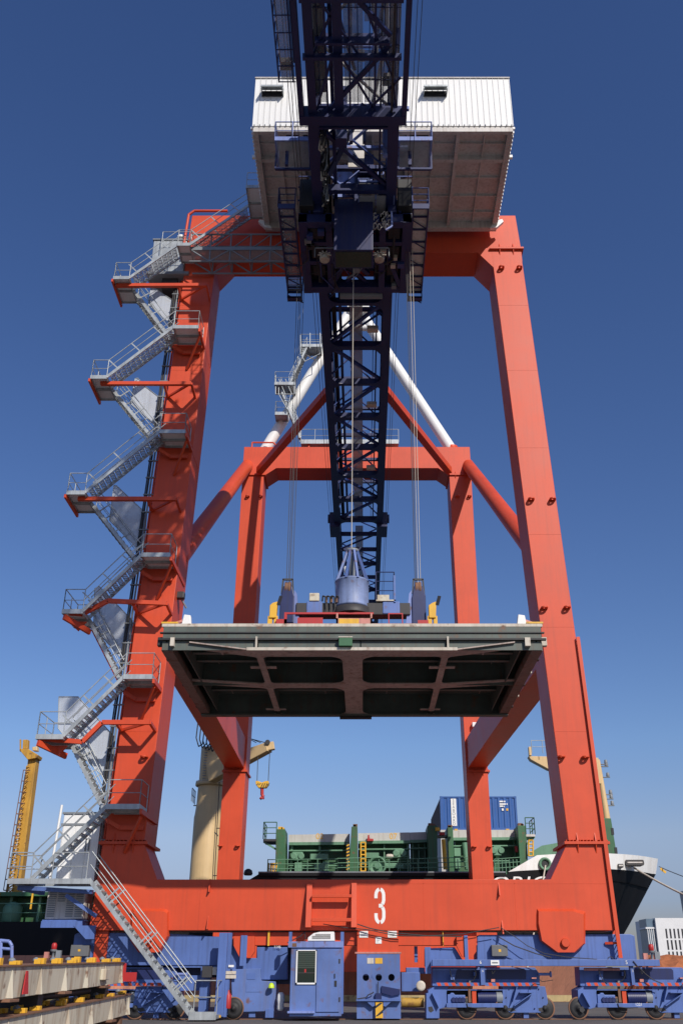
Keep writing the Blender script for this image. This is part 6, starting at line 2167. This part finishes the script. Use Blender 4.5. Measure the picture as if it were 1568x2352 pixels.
def deep_corrugated(mb, x0, x1, y0, y1, z0, z1):
    n = 20
    w = (y1 - y0) / n
    pts = []
    for k in range(n):
        y = y0 + k * w
        pts += [(x0, y), (x0, y + 0.35 * w), (x0 + 0.05, y + 0.5 * w), (x0 + 0.05, y + 0.85 * w)]
    vs = [(a, b, z0) for a, b in pts] + [(a, b, z1) for a, b in pts]
    m = len(pts)
    mb.add(vs, [(i + 1, i, m + i, m + i + 1) for i in range(m - 1)])


part("side_wall", corrugated(cx0 + 0.12, cx1 - 0.12, cy + 0.02, cz0 + 0.15, cz1 - 0.1, 13), M_CONT, ct)
e = MB()
deep_corrugated(e, cx0 + 0.02, cx1, cy + 0.1, cy + 12.1, cz0 + 0.15, cz1 - 0.1)
part("end_wall", e, paint("container_brown", (0.10, 0.05, 0.045), 0.6, 0.2, 0.2), ct)
part("container_shell", MB().box(cx0 + 0.1, cx1 - 0.05, cy + 0.12, cy + 12.1, cz0 + 0.05, cz1 - 0.02), M_CONT, ct)
fr_ = MB().box(cx0, cx1, cy, cy + 0.1, cz0, cz0 + 0.16).box(cx0, cx1, cy, cy + 0.1, cz1 - 0.1, cz1)
for x in (cx0, cx1 - 0.14):
    fr_.box(x, x + 0.14, cy - 0.003, cy + 0.14, cz0 + 0.002, cz1 + 0.002)
part("container_frame", fr_, M_CONT, ct)
cc = MB()
for x in (cx0, cx1 - 0.16):
    for z in (cz0, cz1 - 0.14):
        cc.box(x - 0.01, x + 0.17, cy - 0.012, cy + 0.16, z, z + 0.15)
part("corner_casting", cc, M_CONT, ct)
s0, s1 = at(*B(515, 113), cy), at(*B(585, 375), cy)
sx_ = 6.85
part("name_stripe", MB().box(sx_, sx_ + 0.42, cy - 0.006, cy - 0.001, 11.95, 14.02), M_WHITE, ct)
for k, ch in enumerate("SEABOARD"):
    text("stripe_letter", ch, M_GALVD, ct, (sx_ + 0.2, cy - 0.01, 13.78 - k * 0.253), 0.30, sx=1.1)
for k, (dx, dz, w) in enumerate(((0, 0, 0.3), (0.35, 0, 0.12), (0, -0.2, 0.5), (0.55, -0.2, 0.08), (0, -0.36, 0.28), (0.32, -0.38, 0.06))):
    part("code_mark", MB().box(10.7 + dx, 10.7 + dx + w, cy - 0.006, cy - 0.001, 13.75 + dz, 13.86 + dz), M_WHITE, ct)
part("code_badge", MB().box(10.85, 11.0, cy - 0.006, cy - 0.001, 13.1, 13.27), M_WHITE, ct)
part("code_badge", MB().box(11.2, 11.36, cy - 0.006, cy - 0.001, 13.1, 13.27), M_YEL, ct)
for x in (1.0, ):
    pass
part("container_foot", MB().box(7.0, 7.25, 77.0, 77.4, 10.9, 11.65).box(11.0, 11.25, 77.0, 77.4, 10.9, 11.65), M_YEL, ship)
part("hatch_deck", MB().box(5.95, 12.1, 77.5, 92.0, 7.4, 11.64), bpy.data.materials["coaming_grey"], ship)

# ================================================================== tan deck crane of the ship
dc = thing("deck_crane", "tan cylindrical ship deck crane with a short jib showing behind the left rear leg", "ship crane", (-12.2, 77, 7.3))
px = -12.15
part("pedestal", MB().lathe((px, 77, 4.3), [(1.12, 0), (1.12, 8.2), (1.08, 8.4), (1.0, 9.2), (0.98, 10.6)], 40), M_CREAM, dc)
part("slew_ring", MB().lathe((px, 77, 14.85), [(1.15, 0), (1.2, 0.05), (1.2, 0.25), (1.1, 0.3)], 40), M_CREAM, dc)
nb = MB()
for k in range(36):
    a = 2 * math.pi * k / 36
    nb.tube((px + 1.14 * math.cos(a), 77 + 1.14 * math.sin(a), 15.1), (px + 1.14 * math.cos(a), 77 + 1.14 * math.sin(a), 15.22), 0.04, 5)
part("ring_bolt", nb, M_OFFW, dc)
part("crane_house", MB().lathe((px, 77, 15.1), [(0.95, 0), (0.95, 2.7), (0.9, 2.75)], 40), M_CREAM, dc)
part("ring_platform", railing([(px - 1.3, 76.2, 13.6), (px - 1.3, 77.8, 13.6)], 1.0, 0.03, 0.5).tube((px - 1.25, 77, 13.4), (px - 1.0, 77, 13.4), 0.05), M_GALVD, dc)
lm = MB()
for k in range(12):
    lm.box(px - 0.55, px - 0.3, 76.03, 76.08, 15.3 + k * 0.2, 15.35 + k * 0.2)
part("ladder_rung", lm, M_GALVD, dc)
ja, jb_ = Vector((-12.0, 75.5, 15.6)), at(618, 1716, 73)
part("jib", MB().bar(ja, jb_, 0.9, 1.5, (0, 0, 1), 0.7, 0.7), M_CREAM, dc, 0.05)
part("jib_tip", MB().bar(jb_ + Vector((-0.2, 0, 0)), jb_ + Vector((0.4, 0, 0.12)), 0.5, 0.6), M_CREAM, dc, 0.05)
jr = MB()
for dz in (0.0, 0.35, 0.7):
    jr.tube((px, 76.5, 19.3 + dz), jb_ + Vector((-0.3 - dz, 0, 0.35)), 0.03, 5)
part("topping_rope", jr, M_ROPE, dc)
part("sheave", MB().lathe((jb_.x - 0.1, 72.6, jb_.z + 0.3), [(0.18, 0), (0.2, 0.05), (0.18, 0.1)], 14, 'y'), M_DARK, dc)
cl_ = MB()
for k in range(5):
    x = -13.3 + k * 0.28
    cl_.pipe([(x, 75.6, 19.6), (x - 0.05, 75.6, 18.4 - k * 0.12), (x + 0.2, 75.6, 17.7 - 0.1 * k), (x + 0.5, 75.6, 17.9), (x + 0.55, 75.6, 19.6)], 0.05, 6)
part("cable_loop", cl_, M_BLACK, dc)
part("pedestal_ladder", MB().tube((px + 1.0, 75.8, 5), (px + 0.85, 75.8, 15), 0.035, 6).box(px + 0.85, px + 1.25, 75.75, 75.82, 11.5, 11.56).box(px + 0.85, px + 1.3, 75.75, 75.82, 8.1, 8.16), M_BLACK, dc)

hk = thing("hook_block", "yellow and black striped hook block hanging from the tan jib", "hook", tuple(at(602, 1830, 73)))
Yh = 73.0
hb_ = part("block_body", MB().prism_y(pl([(587.5, 1794.5), (594, 1794.5), (602, 1798), (610, 1794.5), (617.5, 1794.5), (618, 1802), (612, 1810), (594, 1810), (588, 1802)], Yh), Yh - 0.2, Yh + 0.2), M_YEL, hk, 0.03)
for k in range(6):
    x = 588 + k * 5
    part("black_stripe", MB().plate([(x, 1809 if 1 < k < 5 else 1803), (x + 5, 1798.5), (x + 7, 1798.5), (x + 2.4, 1809 if 1 < k < 5 else 1803)], Yh - 0.212, 0.01), M_BLACK, hb_)
part("hook", MB().pipe([at(602, 1810, Yh), at(602, 1826, Yh), at(605, 1830, Yh), at(602, 1834, Yh), at(598, 1831, Yh)], 0.13, 10), M_CLEARRED, hk)
for xa, xb, ya in ((592.5, 590.5, 1738), (620, 616, 1722)):
    part("hoist_line", MB().tube(at(xa, ya, Yh), at(xb, 1795, Yh), 0.028, 6), M_ROPE, hk)

# ================================================================== yellow mast far left
M_AMBER = paint("amber_paint", (0.50, 0.27, 0.035), 0.55, 0.2, 0.3, (0.2, 0.1, 0.03), rust=0.06)
ym = thing("yellow_jib_mast", "tall leaning yellow ship crane jib with caged ladder at far left", "ship crane", tuple(at(22, 2060, 76)))
def ZY(zx, zy):
    return (0.2 * zx, 1674.3 + 0.2 * zy)
part("mast_column", MB().plate([ZY(130, 1925), ZY(215, 1925), ZY(425, 300), ZY(330, 300)], 76, 0.9), M_AMBER, ym, 0.04)
part("side_rail", MB().plate([ZY(60, 1925), ZY(80, 1925), ZY(322, 420), ZY(305, 420)], 75.8, 0.2), M_AMBER, ym)
cg = MB()
for k in range(26):
    t = k / 25
    xa, xb, y = 70 + 240 * t, 150 + 190 * t, 1900 - 1460 * t
    cg.tube(at(*ZY(xa, y), 75.7), at(*ZY(xb, y - 10), 75.9), 0.05, 6)
    if k < 25:
        t2 = (k + 1) / 25
        cg.tube(at(*ZY(xa, y), 75.8), at(*ZY(150 + 190 * t2, 1900 - 1460 * t2), 76.0), 0.06, 6)
part("lattice", cg, M_AMBER, ym)
cg = MB()
for k in range(12):
    t = k / 11
    xa, y = 70 + 230 * t, 1850 - 1380 * t
    a, b = at(*ZY(xa - 25, y), 75.4), at(*ZY(xa + 50, y + 6), 75.4)
    cg.tube(a, b, 0.04, 5)
for dx in (-25, 10):
    cg.tube(at(*ZY(70 + dx, 1850), 75.4), at(*ZY(300 + dx, 470), 75.4), 0.035, 5)
part("ladder_cage", cg, M_RUST, ym)
part("top_platform", MB().plate([ZY(232, 225), ZY(325, 225), ZY(440, 295), ZY(425, 330), ZY(320, 350), ZY(240, 255)], 75.6, 1.2).plate([ZY(268, 120), ZY(325, 120), ZY(318, 225), ZY(262, 225)], 75.8, 0.5).plate([ZY(228, 115), ZY(242, 115), ZY(240, 255), ZY(228, 255)], 75.7, 0.2), M_AMBER, ym, 0.03)
part("top_light", MB().plate([ZY(372, 205), ZY(430, 195), ZY(432, 250), ZY(375, 245)], 75.7, 0.5), M_CREAM, ym, 0.05)

# ================================================================== mooring lines
def rope(pts, r, mat, label, nm="mooring_line"):
    o = part(nm, MB().pipe(pts, r, 8), mat)
    tag(o, label, "rope")


def sag(a, b, s, n=14):
    a, b = Vector(a), Vector(b)
    return [a.lerp(b, k / n) - Vector((0, 0, s * 4 * (k / n) * (1 - k / n))) for k in range(n + 1)]


hpz = at(1250, 1984.5, yb)
rope(sag((hpz.x, yb - 0.25, hpz.z - 0.1), (at(1236, 2022, 64.2).x - 1.5, 64.0, 0.5), 0.1), 0.05, M_LROPE, "pale mooring rope running down from the green pipe in the white bow", "mooring_line")
rope(sag(at(1455, 1993, 71.5), at(1640, 2085, 64.0), 0.15), 0.07, M_LROPE, "thick pale mooring rope leading right from the bow opening")
rope(sag(at(1512, 1990, 76.0), at(1640, 2035, 70.0), 0.1), 0.03, M_ROPE, "thin dark mooring line with a yellow tag at the tip of the bow")
t_ = at(1520, 1996, 75.6)
part("line_tag", MB().bar((t_.x - 0.15, t_.y, t_.z + 0.05), (t_.x + 0.22, t_.y, t_.z - 0.25), 0.06, 0.16), M_YEL, bpy.data.objects["mooring_line.002"])

# ================================================================== stacked beige lifting frames, lower left
def lifting_frame(xs, yA, yB, zA0, zA1, zB0, zB1, label, red_at, seed):
    """side plate at x = xs facing right; A = near end, B = far end"""
    rnd = random.Random(seed)
    t = thing("lifting_frame", label, "lifting frame", (xs - 0.6, (yA + yB) / 2, min(zA0, zB0)), "beige lifting frames stacked at the lower left")

    def lv(y, f):
        u = (y - yA) / (yB - yA)
        lo = zA0 + (zB0 - zA0) * u
        hi = zA1 + (zB1 - zA1) * u
        return lo + (hi - lo) * f
    wd = 1.15
    a = [(xs - wd, yA, zA0), (xs, yA, zA0), (xs, yA, zA1), (xs - wd, yA, zA1)]
    b = [(xs - wd, yB, zB0), (xs, yB, zB0), (xs, yB, zB1), (xs - wd, yB, zB1)]
    part("side_plate", MB().hexa(a, b), M_BEIGE, t, 0.01)
    fl_ = MB()
    a = [(xs - wd - 0.06, yA, zA1), (xs + 0.05, yA, zA1), (xs + 0.05, yA, zA1 + 0.025), (xs - wd - 0.06, yA, zA1 + 0.025)]
    b = [(xs - wd - 0.06, yB, zB1), (xs + 0.05, yB, zB1), (xs + 0.05, yB, zB1 + 0.025), (xs - wd - 0.06, yB, zB1 + 0.025)]
    fl_.hexa(a, b)
    part("top_flange", fl_, M_RUST, t)
    n = 7
    for k in range(n):
        y = yA + 0.4 + (yB - yA - 0.7) * k / (n - 1)
        d = 0.17
        mb = MB()
        mb.add([(xs, y - d, lv(y, 0.02)), (xs + 0.10, y, lv(y, 0.02)), (xs, y + d, lv(y, 0.02)), (xs + 0.005, y, lv(y, 0.98))], [(0, 1, 3), (1, 2, 3), (0, 2, 1)])
        part("stiffener", mb, M_BEIGE, t)
        if k % 2:
            part("foot_plate", MB().box(xs - 0.1, xs + 0.14, y - 0.3, y + 0.3, lv(y, 0) - 0.06, lv(y, 0) + 0.0), M_RUST, t, 0.01)
    for k in range(9):
        y = yA + 0.3 + (yB - yA - 0.6) * (k + rnd.uniform(-0.3, 0.3)) / 8
        y = min(max(y, yA + 0.2), yB - 0.2)
        z = lv(y, 1) + 0.026
        for j in range(rnd.choice((1, 2, 2))):
            x = xs - 0.12 - 0.42 * j
            h = rnd.uniform(0.08, 0.15)
            part("yellow_lug", MB().box(x - 0.08, x + 0.08, y - 0.09, y + 0.09, z, z + h).box(x - 0.12, x + 0.03, y - 0.2, y - 0.13, z, z + h * 0.8), M_YEL, t, 0.008)
        part("twistlock", MB().lathe((xs - 0.35, y + 0.3, z), [(0.06, 0), (0.06, 0.06), (0.09, 0.07), (0.07, 0.12), (0.02, 0.15)], 10), M_GALVD, t)
    if red_at:
        for y, nm in red_at:
            part("red_plate", MB().add([(xs + 0.13, y - 0.24, lv(y, 0.1)), (xs + 0.13, y + 0.12, lv(y, 0.1)), (xs + 0.06, y + 0.14, lv(y, 0.85)), (xs + 0.06, y + 0.02, lv(y, 0.85)),
                                       (xs + 0.105, y - 0.24, lv(y, 0.1)), (xs + 0.105, y + 0.12, lv(y, 0.1)), (xs + 0.04, y + 0.14, lv(y, 0.85)), (xs + 0.04, y + 0.02, lv(y, 0.85))],
                                      [(0, 1, 2, 3), (4, 7, 6, 5), (0, 4, 5, 1), (1, 5, 6, 2), (2, 6, 7, 3), (3, 7, 4, 0)]), M_CLEARRED, t)
    return t, lv


XS = -7.3
uA0, uA1 = atx(-60, 2310, XS), atx(-60, 2226, XS)
uB0, uB1 = atx(283, 2257, XS), atx(283, 2212, XS)
t1, lv1 = lifting_frame(XS, 19.5, 31.9, 0.93, 1.54, 1.21, 1.76, "upper beige lifting frame with yellow lugs and a red plate on its side", ((22.6, 'a'),), 1)
part("red_end_plate", MB().box(XS - 0.02, XS + 0.08, 31.9, 31.96, 1.25, 1.75).box(XS + 0.08, XS + 0.42, 31.9, 31.96, 1.25, 1.5), M_CLEARRED, t1)
part("side_bracket", MB().box(XS, XS + 0.16, 29.2, 29.6, 1.3, 1.58), M_BEIGE, t1, 0.02)
t2, lv2 = lifting_frame(XS, 19.5, 33.3, -0.05 + 0.06, 0.57, 0.33, 0.88, "lower beige lifting frame under the other one, resting on the asphalt", (), 2)
part("packing_beam", MB().box(XS - 1.1, XS - 0.2, 24.5, 24.9, 0.74, 1.02).box(XS - 1.1, XS - 0.2, 30.8, 31.1, 0.86, 1.16), M_DARK, t2)
part("rubber_pipe", MB().tube((XS - 0.5, 24.5, 0.93), (XS - 0.5, 30, 1.03), 0.09, 10), M_DARK, t2)
part("support_block", MB().box(XS - 1.0, XS - 0.05, 32.4, 32.7, 0.02, 0.30).box(XS - 1.0, XS - 0.05, 27.4, 27.7, 0.02, 0.18), M_RUST, t2)

# pale blue guard frame at the left edge
gf = thing("guard_frame", "pale blue tubular guard frame standing at the left edge above the beige frames", "guard frame", tuple(atx(10, 2205, -13.4)))
Yg = 36.0
m_ = MB()
pp = [(-12, 2214), (2, 2212), (3, 2165), (1, 2160), (22, 2162), (28, 2172), (28, 2214)]
m_.pipe([at(x, y, Yg) for x, y in pp], 0.06, 8)
m_.tube(at(3, 2178, Yg), at(28, 2180, Yg), 0.05, 8)
m_.tube(at(-12, 2160, Yg), at(3, 2160, Yg), 0.05, 8)
a_ = at(2, 2212, Yg)
m_.tube((a_.x, Yg, 0.0), (a_.x, Yg, a_.z), 0.06, 8)
a_ = at(28, 2212, Yg)
m_.tube((a_.x, Yg, 0.0), (a_.x, Yg, a_.z), 0.06, 8)
part("tube_frame", m_, M_LBLUE, gf)
